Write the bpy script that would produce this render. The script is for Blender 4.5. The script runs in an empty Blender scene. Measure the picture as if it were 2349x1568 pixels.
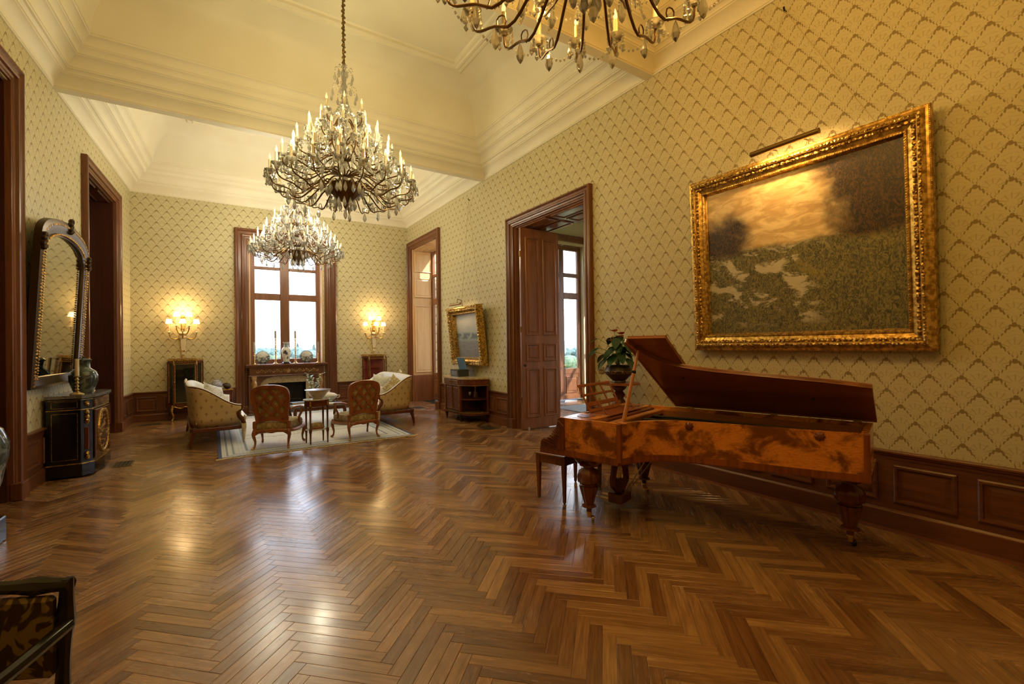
import bpy, bmesh, math, random
from mathutils import Vector, Matrix
rnd = random.Random(7)
PI = math.pi
sc = bpy.context.scene
col = sc.collection

# ---------------------------------------------------------------- camera
YAW, PITCH, ROLL, EYE, FPX = .5817, .0059, -.0133, 1.7, 1044.4
fw = Vector((math.sin(YAW)*math.cos(PITCH), math.cos(YAW)*math.cos(PITCH), math.sin(PITCH)))
r0 = Vector((math.cos(YAW), -math.sin(YAW), 0)); u0 = r0.cross(fw)
rt = r0*math.cos(ROLL) + u0*math.sin(ROLL); up = rt.cross(fw)
cam = bpy.data.cameras.new('camera'); camo = bpy.data.objects.new('camera', cam); col.objects.link(camo)
cam.sensor_width = 36; cam.lens = FPX/2349*36; cam.clip_start = .02; cam.clip_end = 3000
m = Matrix((rt, up, -fw)).transposed().to_4x4(); m.translation = (0, 0, EYE); camo.matrix_world = m
sc.camera = camo

# ---------------------------------------------------------------- world, sun, exposure
vs = sc.view_settings
vs.view_transform = 'Standard'; vs.look = 'None'; vs.gamma = 1; vs.use_curve_mapping = False
vs.exposure = 1.0
sc.cycles.use_denoising = True
sc.cycles.caustics_reflective = False; sc.cycles.caustics_refractive = False
sc.cycles.max_bounces = 6; sc.cycles.diffuse_bounces = 3; sc.cycles.glossy_bounces = 2; sc.cycles.use_light_tree = False
sc.cycles.use_adaptive_sampling = True; sc.cycles.adaptive_threshold = .16
sc.cycles.transparent_max_bounces = 12; sc.cycles.sample_clamp_indirect = 6
SKY = 3.6
wd = bpy.data.worlds.new('sky'); sc.world = wd; wd.use_nodes = True
nt = wd.node_tree; nt.nodes.clear()
tc = nt.nodes.new('ShaderNodeTexCoord'); sp = nt.nodes.new('ShaderNodeSeparateXYZ'); nt.links.new(tc.outputs['Generated'], sp.inputs[0])
rp = nt.nodes.new('ShaderNodeValToRGB'); nt.links.new(sp.outputs[2], rp.inputs[0])
rp.color_ramp.elements[0].position = 0.0; rp.color_ramp.elements[0].color = (.80, .87, .95, 1)
rp.color_ramp.elements[1].position = .6; rp.color_ramp.elements[1].color = (.50, .66, .95, 1)
mp = nt.nodes.new('ShaderNodeMapping'); mp.inputs['Scale'].default_value = (1, 1, 3.2); nt.links.new(tc.outputs['Generated'], mp.inputs[0])
nz = nt.nodes.new('ShaderNodeTexNoise'); nz.inputs['Scale'].default_value = 3.4; nz.inputs['Detail'].default_value = 7; nt.links.new(mp.outputs[0], nz.inputs[0])
cr = nt.nodes.new('ShaderNodeValToRGB'); nt.links.new(nz.outputs[0], cr.inputs[0]); cr.color_ramp.elements[0].position = .48; cr.color_ramp.elements[1].position = .72
mx = nt.nodes.new('ShaderNodeMixRGB'); nt.links.new(cr.outputs[0], mx.inputs[0]); nt.links.new(rp.outputs[0], mx.inputs[1]); mx.inputs[2].default_value = (.95, .95, .96, 1)
bg = nt.nodes.new('ShaderNodeBackground'); bg.inputs[1].default_value = SKY; nt.links.new(mx.outputs[0], bg.inputs[0])
wo = nt.nodes.new('ShaderNodeOutputWorld'); nt.links.new(bg.outputs[0], wo.inputs[0])
sun = bpy.data.lights.new('sun', 'SUN'); sun.energy = 4; sun.angle = .02; sun.color = (1, .93, .8)
suno = bpy.data.objects.new('sun', sun); col.objects.link(suno); suno.location = (30, -10, 30)
suno.rotation_euler = Vector((-.40, .75, -.55)).to_track_quat('-Z', 'Y').to_euler()
LAMP_MID, LAMP_FAR, LAMP_NEAR, SCONCE = 74, 126, 108, 12       # watts of the lamps, used where each lamp is built
def portal(name, loc, sx, sz, direction):
    l = bpy.data.lights.new(name, 'AREA'); l.shape = 'RECTANGLE'; l.size = sx; l.size_y = sz; l.cycles.is_portal = True
    o = bpy.data.objects.new(name, l); col.objects.link(o); o.location = loc
    o.rotation_euler = Vector(direction).to_track_quat('-Z', 'Z').to_euler()
portal('sky_portal_back', (1.7, 14.4, 2.9), 1.9, 3.4, (0, -1, 0))
portal('sky_portal_right', (6.0, 12.4, 2.4), 2.0, 4.8, (-1, 0, 0))
portal('sky_portal_side', (8.75, 10.75, 2.4), 1.8, 4.8, (0, -1, 0))

# ---------------------------------------------------------------- helpers: meshes
def sub(a, b): return (a[0]-b[0], a[1]-b[1], a[2]-b[2])
class MB:
    def __init__(s, f=None): s.v = []; s.f = []; s.map = f; s.uv = None
    def add(s, vs_, fs):
        n = len(s.v); s.v += [tuple(p) for p in vs_]; s.f += [tuple(i+n for i in f) for f in fs]; return s
    def box(s, x0, y0, z0, x1, y1, z1):
        return s.add([(x0,y0,z0),(x1,y0,z0),(x1,y1,z0),(x0,y1,z0),(x0,y0,z1),(x1,y0,z1),(x1,y1,z1),(x0,y1,z1)],
                     [(3,2,1,0),(4,5,6,7),(0,1,5,4),(1,2,6,5),(2,3,7,6),(3,0,4,7)])
    def cbox(s, x0, y0, z0, x1, y1, z1, b=.01):     # box with chamfered edges
        X=(x0,x1);Y=(y0,y1);Z=(z0,z1); V=[];ix={}
        for i in (0,1):
            for j in (0,1):
                for k in (0,1):
                    sx=1-2*i;sy=1-2*j;sz=1-2*k
                    for a,(dx,dy,dz) in enumerate(((0,1,1),(1,0,1),(1,1,0))):
                        ix[(i,j,k,a)]=len(V); V.append((X[i]+sx*b*dx,Y[j]+sy*b*dy,Z[k]+sz*b*dz))
        F=[]
        g=lambda i,j,k,a: ix[(i,j,k,a)]
        def quad(q,n):
            p=[Vector(V[i]) for i in q]; nn=(p[1]-p[0]).cross(p[2]-p[0])
            F.append(tuple(q) if nn.dot(Vector(n))>0 else tuple(reversed(q)))
        for i in (0,1): quad([g(i,0,0,0),g(i,1,0,0),g(i,1,1,0),g(i,0,1,0)],(2*i-1,0,0))
        for j in (0,1): quad([g(0,j,0,1),g(1,j,0,1),g(1,j,1,1),g(0,j,1,1)],(0,2*j-1,0))
        for k in (0,1): quad([g(0,0,k,2),g(1,0,k,2),g(1,1,k,2),g(0,1,k,2)],(0,0,2*k-1))
        for i in (0,1):
            for j in (0,1): quad([g(i,j,0,0),g(i,j,1,0),g(i,j,1,1),g(i,j,0,1)],(2*i-1,2*j-1,0))
            for k in (0,1): quad([g(i,0,k,0),g(i,1,k,0),g(i,1,k,2),g(i,0,k,2)],(2*i-1,0,2*k-1))
        for j in (0,1):
            for k in (0,1): quad([g(0,j,k,1),g(1,j,k,1),g(1,j,k,2),g(0,j,k,2)],(0,2*j-1,2*k-1))
        for i in (0,1):
            for j in (0,1):
                for k in (0,1): quad([g(i,j,k,0),g(i,j,k,1),g(i,j,k,2)],(2*i-1,2*j-1,2*k-1))
        return s.add(V,F)
    def prism(s, pts, a0, a1, ax='z'):     # outline extruded along an axis
        def P(p, a): return {'z':(p[0],p[1],a),'y':(p[0],a,p[1]),'x':(a,p[0],p[1])}[ax]
        n=len(pts); V=[P(p,a0) for p in pts]+[P(p,a1) for p in pts]
        F=[tuple(range(n-1,-1,-1)),tuple(range(n,2*n))]+[(i,(i+1)%n,n+(i+1)%n,n+i) for i in range(n)]
        return s.add(V,F)
    def loft(s, rings, closed=True, cap=True):      # rings of equal length
        n=len(rings[0]); V=[p for r in rings for p in r]; F=[]
        for k in range(len(rings)-1):
            for i in range(n if closed else n-1):
                j=(i+1)%n; F.append((k*n+i,k*n+j,(k+1)*n+j,(k+1)*n+i))
        if cap and closed:
            F.append(tuple(range(n-1,-1,-1))); b=(len(rings)-1)*n; F.append(tuple(range(b,b+n)))
        return s.add(V,F)
    def lathe(s, prof, n=20, c=(0,0,0), sx=1, sy=1, flute=None):
        rings=[]
        for k,(r,z) in enumerate(prof):
            ring=[]
            for i in range(n):
                a=2*PI*i/n; rr=r
                if flute: rr=r*(1+flute(k,a))
                ring.append((c[0]+rr*math.cos(a)*sx,c[1]+rr*math.sin(a)*sy,c[2]+z))
            rings.append(ring)
        return s.loft(rings)
    def tube(s, pts, r, n=8, cap=True, sq=None):
        pts=[Vector(p) for p in pts]; N=len(pts)
        if not isinstance(r,(list,tuple)): r=[r]*N
        t=[(pts[min(i+1,N-1)]-pts[max(i-1,0)]).normalized() for i in range(N)]
        a=Vector((0,0,1)) if abs(t[0].z)<.9 else Vector((1,0,0))
        u=t[0].cross(a).normalized(); rings=[]
        for i in range(N):
            u=(u-t[i]*u.dot(t[i])); u=u.normalized() if u.length>1e-6 else t[i].orthogonal().normalized()
            w=t[i].cross(u); k1,k2=(1,1) if not sq else sq
            rings.append([tuple(pts[i]+(u*math.cos(2*PI*j/n)*k1+w*math.sin(2*PI*j/n)*k2)*r[i]) for j in range(n)])
        return s.loft(rings,cap=cap)
    def ball(s, c, r, n=10, m_=6, sx=1, sy=1, sz=1):
        return s.lathe([(r*math.sin(PI*k/m_)+1e-4, -r*math.cos(PI*k/m_)*sz) for k in range(m_+1)], n, c, sx, sy)
    def xf(s, M_):
        s.v=[tuple(M_ @ Vector(p)) for p in s.v]; return s
    def join(s, o): return s.add(o.v, o.f)
    def mesh(s, name, smooth=False, uv=None):
        me=bpy.data.meshes.new(name)
        V=s.v if not s.map else [s.map(p) for p in s.v]
        me.from_pydata(V,[],s.f)
        if uv:
            ul=me.uv_layers.new(name='uv'); li=[0]*len(me.loops); me.loops.foreach_get('vertex_index',li)
            flat=[]
            for i in li: flat+=list(uv(s.v[i]))
            ul.data.foreach_set('uv',flat)
        bm=bmesh.new(); bm.from_mesh(me); bmesh.ops.recalc_face_normals(bm,faces=bm.faces)
        bm.to_mesh(me); bm.free()
        if smooth:
            me.shade_smooth(); me.set_sharp_from_angle(angle=.7 if smooth is True else smooth)
        return me
    def build(s, name, mat, parent=None, smooth=False, uv=None, loc=None, rz=0):
        me=s.mesh(name,smooth,uv)
        return ob(name,me,mat,parent,loc,rz)
def ob(name, me, mat, parent=None, loc=None, rz=0):
    o=bpy.data.objects.new(name,me); col.objects.link(o)
    if mat is not None and len(me.materials)==0: me.materials.append(mat)
    if parent: o.parent=parent
    if loc is not None: o.location=loc
    if rz: o.rotation_euler=(0,0,rz)
    return o
def tag(o, label, cat, group=None):
    o['label']=label; o['category']=cat
    if group: o['group']=group
    return o
def thing(name, label, cat, loc=(0,0,0), rz=0, group=None):
    o=bpy.data.objects.new(name,None); col.objects.link(o); o.location=loc; o.rotation_euler=(0,0,rz); o.empty_display_size=.1
    return tag(o,label,cat,group)
def struct(o): o['kind']='structure'; return o
def copy_tree(o, parent=None):
    c=o.copy(); col.objects.link(c); c.parent=parent
    for ch in list(o.children): copy_tree(ch,c)
    return c
def rot(ang, ax, c=(0,0,0)):
    T=Matrix.Translation(Vector(c)); return T @ Matrix.Rotation(ang,4,ax) @ T.inverted()
def bez(p0,p1,p2,p3,n=10):
    out=[]
    for i in range(n+1):
        t=i/n; a=(1-t)**3; b=3*t*(1-t)**2; c=3*t*t*(1-t); d=t**3
        out.append(tuple(a*p0[k]+b*p1[k]+c*p2[k]+d*p3[k] for k in range(len(p0))))
    return out
def spline(pts, n=6):        # Catmull-Rom through the points
    out=[]; P=[pts[0]]+list(pts)+[pts[-1]]
    for i in range(1,len(P)-2):
        for j in range(n):
            t=j/n; q=[]
            for k in range(len(pts[0])):
                a,b,c,d=P[i-1][k],P[i][k],P[i+1][k],P[i+2][k]
                q.append(.5*(2*b+(c-a)*t+(2*a-5*b+4*c-d)*t*t+(3*b-a-3*c+d)*t**3))
            out.append(tuple(q))
    out.append(tuple(pts[-1])); return out

# ---------------------------------------------------------------- helpers: materials
class E_:                       # a socket with arithmetic
    def __init__(s,t,k): s.t=t; s.k=k
    def __add__(s,o): return s.t.op('ADD',s,o)
    __radd__=__add__
    def __sub__(s,o): return s.t.op('SUBTRACT',s,o)
    def __rsub__(s,o): return s.t.op('SUBTRACT',o,s)
    def __mul__(s,o): return s.t.op('MULTIPLY',s,o)
    __rmul__=__mul__
    def __truediv__(s,o): return s.t.op('DIVIDE',s,o)
    def __neg__(s): return s.t.op('MULTIPLY',s,-1)
class T_:
    def __init__(s,mat): s.mat=mat; s.nt=mat.node_tree
    def n(s,ty): return s.nt.nodes.new(ty)
    def put(s,sock,v):
        if isinstance(v,E_): s.nt.links.new(v.k,sock)
        elif isinstance(v,(tuple,list)):
            sock.default_value = tuple(v) if len(sock.default_value)==len(v) else tuple(v)+(1,)
        else: sock.default_value=v
    def op(s,o,*a,clamp=False):
        n=s.n('ShaderNodeMath'); n.operation=o; n.use_clamp=clamp
        for i,v in enumerate(a): s.put(n.inputs[i],v)
        return E_(s,n.outputs[0])
    def sin(s,a): return s.op('SINE',a)
    def cos(s,a): return s.op('COSINE',a)
    def abs(s,a): return s.op('ABSOLUTE',a)
    def floor(s,a): return s.op('FLOOR',a)
    def fract(s,a): return s.op('FRACT',a)
    def mn(s,a,b): return s.op('MINIMUM',a,b)
    def mx(s,a,b): return s.op('MAXIMUM',a,b)
    def sqrt(s,a): return s.op('SQRT',a)
    def pw(s,a,b): return s.op('POWER',a,b)
    def atan2(s,a,b): return s.op('ARCTAN2',a,b)
    def ss(s,a,b,x):            # smoothstep, also falling when a > b
        n=s.n('ShaderNodeMapRange'); n.interpolation_type='SMOOTHSTEP'
        s.put(n.inputs[0],x)
        if a<b: n.inputs[1].default_value=a; n.inputs[2].default_value=b
        else: n.inputs[1].default_value=b; n.inputs[2].default_value=a; n.inputs[3].default_value=1; n.inputs[4].default_value=0
        return E_(s,n.outputs[0])
    def mix(s,f,a,b):
        n=s.n('ShaderNodeMixRGB'); s.put(n.inputs[0],f); s.put(n.inputs[1],a); s.put(n.inputs[2],b); return E_(s,n.outputs[0])
    def mul(s,a,b):
        n=s.n('ShaderNodeMixRGB'); n.blend_type='MULTIPLY'; n.inputs[0].default_value=1; s.put(n.inputs[1],a); s.put(n.inputs[2],b); return E_(s,n.outputs[0])
    def coord(s,k='Object'): return E_(s,s.n('ShaderNodeTexCoord').outputs[k])
    def uv(s): return s.xyz(s.coord('UV'))
    def xyz(s,v):
        n=s.n('ShaderNodeSeparateXYZ'); s.put(n.inputs[0],v); return [E_(s,o) for o in n.outputs]
    def vec(s,x,y,z):
        n=s.n('ShaderNodeCombineXYZ'); s.put(n.inputs[0],x); s.put(n.inputs[1],y); s.put(n.inputs[2],z); return E_(s,n.outputs[0])
    def scl(s,v,sc_,loc=(0,0,0)):
        n=s.n('ShaderNodeMapping'); s.put(n.inputs[0],v); n.inputs['Scale'].default_value=sc_; n.inputs['Location'].default_value=loc; return E_(s,n.outputs[0])
    def noise(s,v,scale,detail=3,rough=.5,dist=0,color=False):
        n=s.n('ShaderNodeTexNoise'); s.put(n.inputs['Vector'],v); n.inputs['Scale'].default_value=scale; n.inputs['Detail'].default_value=detail
        n.inputs['Roughness'].default_value=rough; n.inputs['Distortion'].default_value=dist
        return E_(s,n.outputs[1 if color else 0])
    def vor(s,v,scale,out='Distance',feat='F1'):
        n=s.n('ShaderNodeTexVoronoi'); n.feature=feat; s.put(n.inputs['Vector'],v); n.inputs['Scale'].default_value=scale; return E_(s,n.outputs[out])
    def rand(s): return E_(s,s.n('ShaderNodeObjectInfo').outputs['Random'])
    def attr(s,name):
        n=s.n('ShaderNodeAttribute'); n.attribute_name=name; return E_(s,n.outputs['Fac'])
    def ramp(s,x,*stops):
        n=s.n('ShaderNodeValToRGB'); s.put(n.inputs[0],x); el=n.color_ramp.elements
        for i,(p,c) in enumerate(stops):
            e=el[i] if i<2 else el.new(p)
            e.position=p; e.color=tuple(c)+(1,)
        return E_(s,n.outputs[0])
    def bump(s,h,strength=.3,dist=.01):
        n=s.n('ShaderNodeBump'); s.put(n.inputs['Height'],h); n.inputs['Strength'].default_value=strength; n.inputs['Distance'].default_value=dist; return E_(s,n.outputs[0])
def mat(name, color=(.8,.8,.8), rough=.5, metal=0, fn=None, **kw):
    M_=bpy.data.materials.new(name); M_.use_nodes=True; b=M_.node_tree.nodes['Principled BSDF']; t=T_(M_)
    r={'Base Color':color,'Roughness':rough,'Metallic':metal}
    names=dict(coat='Coat Weight',coatr='Coat Roughness',emit='Emission Color',es='Emission Strength',ior='IOR',spec='Specular IOR Level',trans='Transmission Weight',alpha='Alpha',sheen='Sheen Weight',sub='Subsurface Weight')
    for k,v in kw.items(): r[names[k]]=v
    if fn: r.update({names.get(k,k):v for k,v in fn(t).items()})
    for k,v in r.items(): t.put(b.inputs[k],v)
    return M_
def grain(t, v, ax, light, dark, freq=1.0, contrast=1.0):
    s={'x':(1.5,22,22),'y':(22,1.5,22),'z':(22,22,1.5)}[ax]
    g=t.noise(t.scl(v,tuple(k*freq for k in s)),1.6,3,.6,.6); big=t.noise(t.scl(v,tuple(.12*k*freq for k in s)),1.4,0,.5,1.2)
    f=t.ss(.5-.28/contrast,.5+.28/contrast,g*.6+big*.4)
    return t.mix(f,dark,light), g
def wood(name, light, dark, ax='z', rough=.35, freq=1.0, coat=.25, bump=.06):
    def fn(t):
        c,g=grain(t,t.coord('Object'),ax,light,dark,freq)
        return {'Base Color':c}
    return mat(name,rough=rough,fn=fn)
# ---------------------------------------------------------------- setting: frames of the four walls
XL, XR, YB, YF, AL = 2.3112, 5.1428, 13.7514, -.6, .0522
HC = 5.40
def RW(p): return (XR-p[1], p[0], p[2])
def BW(p): return (p[0], YB-p[1], p[2])
def FW(p): return (p[0], YF+p[1], p[2])
nLx, nLy = -math.cos(AL), math.sin(AL)
def LW(p): q=XL-p[1]; return (nLx*q+math.sin(AL)*p[0], nLy*q+math.cos(AL)*p[0], p[2])
def leftx(y, d=0): return (XL-d-nLy*y)/nLx

# ---------------------------------------------------------------- surface materials
def paper_fn(t):
    uvv=t.coord('UV'); u,v,_=t.xyz(t.scl(uvv,(1/.20,1/.28,1)))
    wob=t.noise(uvv,55,1)-.5
    ax=t.abs(t.fract(u)-.5)*2.0; y=(t.fract(v)-.5)*2.0           # 0..1 across half a repeat, -1..1 up a repeat
    k=t.op('GREATER_THAN',ax+t.abs(y),1.0)                       # which of the two half-dropped diamonds
    X=t.abs(ax-k); Y=y-k*t.op('SIGN',y)
    up_=t.op('GREATER_THAN',Y,0.0)
    edge=1.0-X-t.abs(Y)
    along=t.abs(1.0-up_-X)                                       # 0 at the knot an arm falls from, 1 at its tip
    arm=t.ss(.0,.07,.165-along*.15+wob*.30-edge+t.sin(along*30.0)*.05)
    yk=Y-.86; knot=t.ss(.022,.010,X*X*.5+yk*yk)
    yf=Y+.42; r=t.sqrt(X*X*.51+yf*yf); an=t.atan2(X*.71,yf)
    fan=t.ss(.55,.85,t.cos(an*11.0))*t.ss(.16,.26,r)*t.ss(.62,.52,r+wob*.2)
    leaf=t.ss(.06,.02,t.abs(t.sin(r*13.0)*.3+wob*.5))*.4
    pat=t.mx(t.mx(arm,knot),t.mx(fan*.42,leaf*t.ss(.2,.35,edge)))
    ground=t.mix(wob+.5,(.575,.51,.30),(.635,.565,.345))
    return {'Base Color':t.mix(pat*.88,ground,(.235,.155,.055)),'Roughness':.52}
PAPER=mat('damask wallpaper',fn=paper_fn,spec=.35)
def plaster_fn(t):
    v=t.coord('Object'); n=t.noise(v,1.1,2)
    return {'Base Color':t.mix(t.ss(.35,.7,n),(.80,.735,.575),(.845,.785,.635))}
PLASTER=mat('cream plaster',rough=.55,fn=plaster_fn)
def oak_fn(ax):
    def fn(t):
        c,g=grain(t,t.coord('Object'),ax,(.22,.078,.030),(.088,.028,.011),.8)
        return {'Base Color':c}
    return fn
OAKZ=mat('dark oak upright',rough=.30,fn=oak_fn('z'))
OAKX=mat('dark oak along x',rough=.30,fn=oak_fn('x'))
OAKY=mat('dark oak along y',rough=.30,fn=oak_fn('y'))
SHUT=wood('oak in painted daylight',(.78,.54,.30),(.64,.39,.19),'z',.38)  # daylight on the window jambs is put into this lighter oak colour
DOORW=wood('polished door wood',(.34,.135,.065),(.19,.070,.032),'z',.24)
def floor_fn(t):
    u,v,_=t.uv(); tone=t.fract(t.attr('tone')+t.rand()); off=tone*37.0
    vv=t.vec(u*1.0,v*1.0,off)
    g=t.noise(t.scl(vv,(2.2,46,1)),1.5,3,.62,.8); b=t.noise(t.scl(vv,(1.2,9,1)),1.2,1,.5,2.0)
    lo=t.mix(tone,(.085,.031,.011),(.225,.110,.040)); hi=t.mix(tone,(.205,.088,.030),(.44,.245,.092))
    c=t.mix(t.ss(.25,.75,g*.55+b*.45),lo,hi)
    knot=t.ss(.10,.02,t.vor(t.scl(vv,(3,9,1)),1.0))*t.ss(.62,.7,t.fract(tone*7.3))
    c=t.mix(knot*.7,c,(.03,.012,.005))
    w=t.noise(t.scl(vv,(4,7,1)),1.0,1)
    sm=t.noise(E_(t,t.n('ShaderNodeNewGeometry').outputs['Position']),1.2,1)
    return {'Base Color':c,'Roughness':t.ss(.3,.7,sm)*.10+t.ss(.3,.75,g)*.06+.16,'Normal':t.bump(w,.045,.004)}
PARQ=mat('waxed oak parquet',ior=1.85,fn=floor_fn)
DARK=mat('dark gap',(.012,.007,.004),.8)
def pane_mat(name, tint=(1,1,1), refl=.07):
    M_=bpy.data.materials.new(name); M_.use_nodes=True; n=M_.node_tree; n.nodes.clear(); t=T_(M_)
    tr=t.n('ShaderNodeBsdfTransparent'); tr.inputs[0].default_value=tint+(1,)
    gl=t.n('ShaderNodeBsdfGlossy'); gl.inputs['Roughness'].default_value=.02
    mx_=t.n('ShaderNodeMixShader'); mx_.inputs[0].default_value=refl
    n.links.new(tr.outputs[0],mx_.inputs[1]); n.links.new(gl.outputs[0],mx_.inputs[2])
    o=t.n('ShaderNodeOutputMaterial'); n.links.new(mx_.outputs[0],o.inputs[0]); return M_
PANE=pane_mat('window glass')

# ---------------------------------------------------------------- floor: herringbone planks
fl=struct(MB().box(-2.6,-.7,-.12,11.2,YB+.3,-.012).build('floor',DARK))
W_=.078; L_=7*W_; A0=1.90*math.sqrt(2)
def plank_mesh(name='plank'):
    b=.0012; g=.0006; z0=-.012; m_=MB()
    x0,x1,y0,y1=g,L_-g,g,W_-g
    V=[(x0,y0,z0),(x1,y0,z0),(x1,y1,z0),(x0,y1,z0),(x0,y0,-b*.8),(x1,y0,-b*.8),(x1,y1,-b*.8),(x0,y1,-b*.8),
       (x0+b,y0+b,0),(x1-b,y0+b,0),(x1-b,y1-b,0),(x0+b,y1-b,0)]
    F=[(8,9,10,11)]
    for i in range(4):
        j=(i+1)%4; F+=[(4+i,4+j,8+j,8+i),(i,j,4+j,4+i)]
    return V,F
PV,PF=plank_mesh()
R2=math.sqrt(.5)
def uv2xy(u,v): return ((u+v)*R2, (v-u)*R2)
planks=[]
for c in range(-14,16):
    for j in range(-160,260):
        a=A0+2*L_*c
        for kind in (0,1):
            if kind==0: u0_,v0_,ang=a-j*W_,j*W_,-PI/4
            else: u0_,v0_,ang=a+L_-j*W_+W_,j*W_,PI/4
            # kind 0 runs along u; kind 1 runs along v (its width along -u)
            cu,cv=(u0_+L_/2,v0_+W_/2) if kind==0 else (u0_-W_/2,v0_+L_/2)
            x,y=uv2xy(cu,cv)
            if y<-.62 or y>YB+.1 or x<leftx(y)-.3 or x>XR+.25: 
                if not (5.3<y<8.0 and XR<x<10.4) and not(4.7<y<10.4 and 5.7<x<10.4): continue
            planks.append((x,y,kind))
def in_view(x,y):
    d=Vector((x,y,-EYE)); w=d.dot(fw)
    if w<.3: return False
    X=d.dot(rt)/w*FPX; Y=-d.dot(up)/w*FPX
    return abs(X)<1300 and Y<900
planks.sort(key=lambda p:(not in_view(p[0],p[1]), p[0]**2+p[1]**2))
pm=bpy.data.meshes.new('plank')
CV=[(x-L_/2,y-W_/2,z) for x,y,z in PV]
pm.from_pydata(CV,[],PF); pm.materials.append(PARQ)
ul=pm.uv_layers.new(name='uv')
for lp in pm.loops: ul.data[lp.index].uv=(CV[lp.vertex_index][0],CV[lp.vertex_index][1])
pm.update()
for x,y,kind in planks[:300]:
    o=bpy.data.objects.new('plank',pm); col.objects.link(o); o.parent=fl
    o.location=(x,y,rnd.uniform(-.0003,.0003)); o.rotation_euler=(rnd.gauss(0,.0022),rnd.gauss(0,.0009),(-PI/4,PI/4)[kind])
V=[];F=[];UV=[];TN=[]
for x,y,kind in planks[300:]:
    M_=Matrix.Translation((x,y,rnd.uniform(-.0003,.0003))) @ Matrix.Rotation((-PI/4,PI/4)[kind],4,'Z') @ Matrix.Rotation(rnd.gauss(0,.0022),4,'X') @ Matrix.Rotation(rnd.gauss(0,.0009),4,'Y')
    n=len(V); V+=[tuple(M_@Vector(p)) for p in CV]; F+=[tuple(i+n for i in f) for f in PF]
    UV+=[(p[0],p[1]) for p in CV]; TN+=[rnd.random()]*12
me=bpy.data.meshes.new('distant_planks'); me.from_pydata(V,[],F)
ul=me.uv_layers.new(name='uv'); li=[0]*len(me.loops); me.loops.foreach_get('vertex_index',li)
ul.data.foreach_set('uv',[k for i in li for k in UV[i]])
at_=me.attributes.new('tone','FLOAT','POINT'); at_.data.foreach_set('value',TN)
o=ob('distant_planks',me,PARQ,fl); o['kind']='stuff'
bb=[(-.55+1.15*i,-.55+1.15*(i+1)) for i in range(12)]
for y0,y1 in bb:                                   # border boards along the right wall
    if y0<5.5 or y0>7.6: MB().cbox(XR-.15,y0,-.01,XR-.05,min(y1,YB-.06)-.001,.0015,.001).build('border_board',OAKY,fl)

# ---------------------------------------------------------------- walls
def wall_mesh(f, s0, s1, z1, holes, th):
    mb=MB(f); cuts=sorted({s0,s1}|{h[0] for h in holes}|{h[1] for h in holes})
    for a,b in zip(cuts,cuts[1:]):
        hs=[h for h in holes if h[0]<=a+1e-6 and h[1]>=b-1e-6]
        z=0
        for h in sorted(hs,key=lambda h:h[2]):
            if h[2]>z+1e-6: mb.box(a,-th,z,b,0,h[2])
            z=h[3]
        if z<z1: mb.box(a,-th,z,b,0,z1)
    return mb
uvw=lambda p:(p[0],p[2])
TOP=HC+.03
wr_=struct(wall_mesh(RW,YF-.2,YB+.4,TOP,[(5.59,7.71,0,4.10),(11.48,13.41,0,4.70)],.83).build('wall_right',PAPER,uv=uvw))
wb_=struct(wall_mesh(BW,-1.9,XR+.5,TOP,[(.80,2.64,1.25,4.42),(1.22,2.15,0,.76)],.42).build('wall_back',PAPER,uv=uvw))
wl_=struct(wall_mesh(LW,YF-.3,YB+.3,TOP,[(5.40,7.33,0,4.78),(10.19,12.23,0,4.75)],.60).build('wall_left',PAPER,uv=uvw))
wf_=struct(wall_mesh(FW,-2.7,XR+.3,TOP,[],.2).build('wall_front',PAPER,uv=uvw))

def sweep(mb, s0, s1, z0, z1, prof, closed=False):
    # moulding round an opening: (w, d) with w inwards from the outer edge
    n=len(prof)
    for i in range(n-1):
        def path(w,d): return [(s0+w,d,z0+(w if closed else 0)),(s0+w,d,z1-w),(s1-w,d,z1-w),(s1-w,d,z0+(w if closed else 0))]
        a=path(*prof[i]); b=path(*prof[i+1])
        for k in range(4 if closed else 3):
            j=(k+1)%4; mb.add([a[k],a[j],b[j],b[k]],[(0,1,2,3)])
    return mb
CAS=[(0,0),(0,.075),(.012,.088),(.03,.088),(.042,.07),(.05,.062),(.085,.058),(.095,.072),(.105,.076),(.125,.07),(.132,.045),(.16,.04),(.168,.028),(.19,.026),(.20,-.06)]
def casing(name, f, s0, s1, z1, parent, scale=1.0, m_=OAKZ):
    o=sweep(MB(f),s0,s1,0,z1,[(w*scale,d) for w,d in CAS]).build(name,m_,parent)
    for a in (s0,s1-.2*scale):                          # plinth blocks
        MB(f).cbox(a-.008,0,0,a+.2*scale+.008,.105,.20,.008).build('plinth_block',m_,parent)
    return o
PANEL=[(0,.0),(0,.016),(.012,.024),(.03,.022),(.036,.006),(.044,.004)]
def panel_piece(f, s0, s1, z0, z1, parent, m_, d0=0, name='panel', prof=PANEL, field=.012):
    mb=MB(f); pr=[(w,d+d0) for w,d in prof]; sweep(mb,s0,s1,z0,z1,pr,True)
    w=prof[-1][0]; e=min(.035,(s1-s0)*.12)
    a=[(s0+w,d0+prof[-1][1],z0+w),(s1-w,d0+prof[-1][1],z0+w),(s1-w,d0+prof[-1][1],z1-w),(s0+w,d0+prof[-1][1],z1-w)]
    b=[(s0+w+e,d0+field,z0+w+e),(s1-w-e,d0+field,z0+w+e),(s1-w-e,d0+field,z1-w-e),(s0+w+e,d0+field,z1-w-e)]
    mb.add(a+b,[(0,1,5,4),(1,2,6,5),(2,3,7,6),(3,0,4,7),(4,5,6,7)])
    return mb.build(name,m_,parent)
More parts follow.
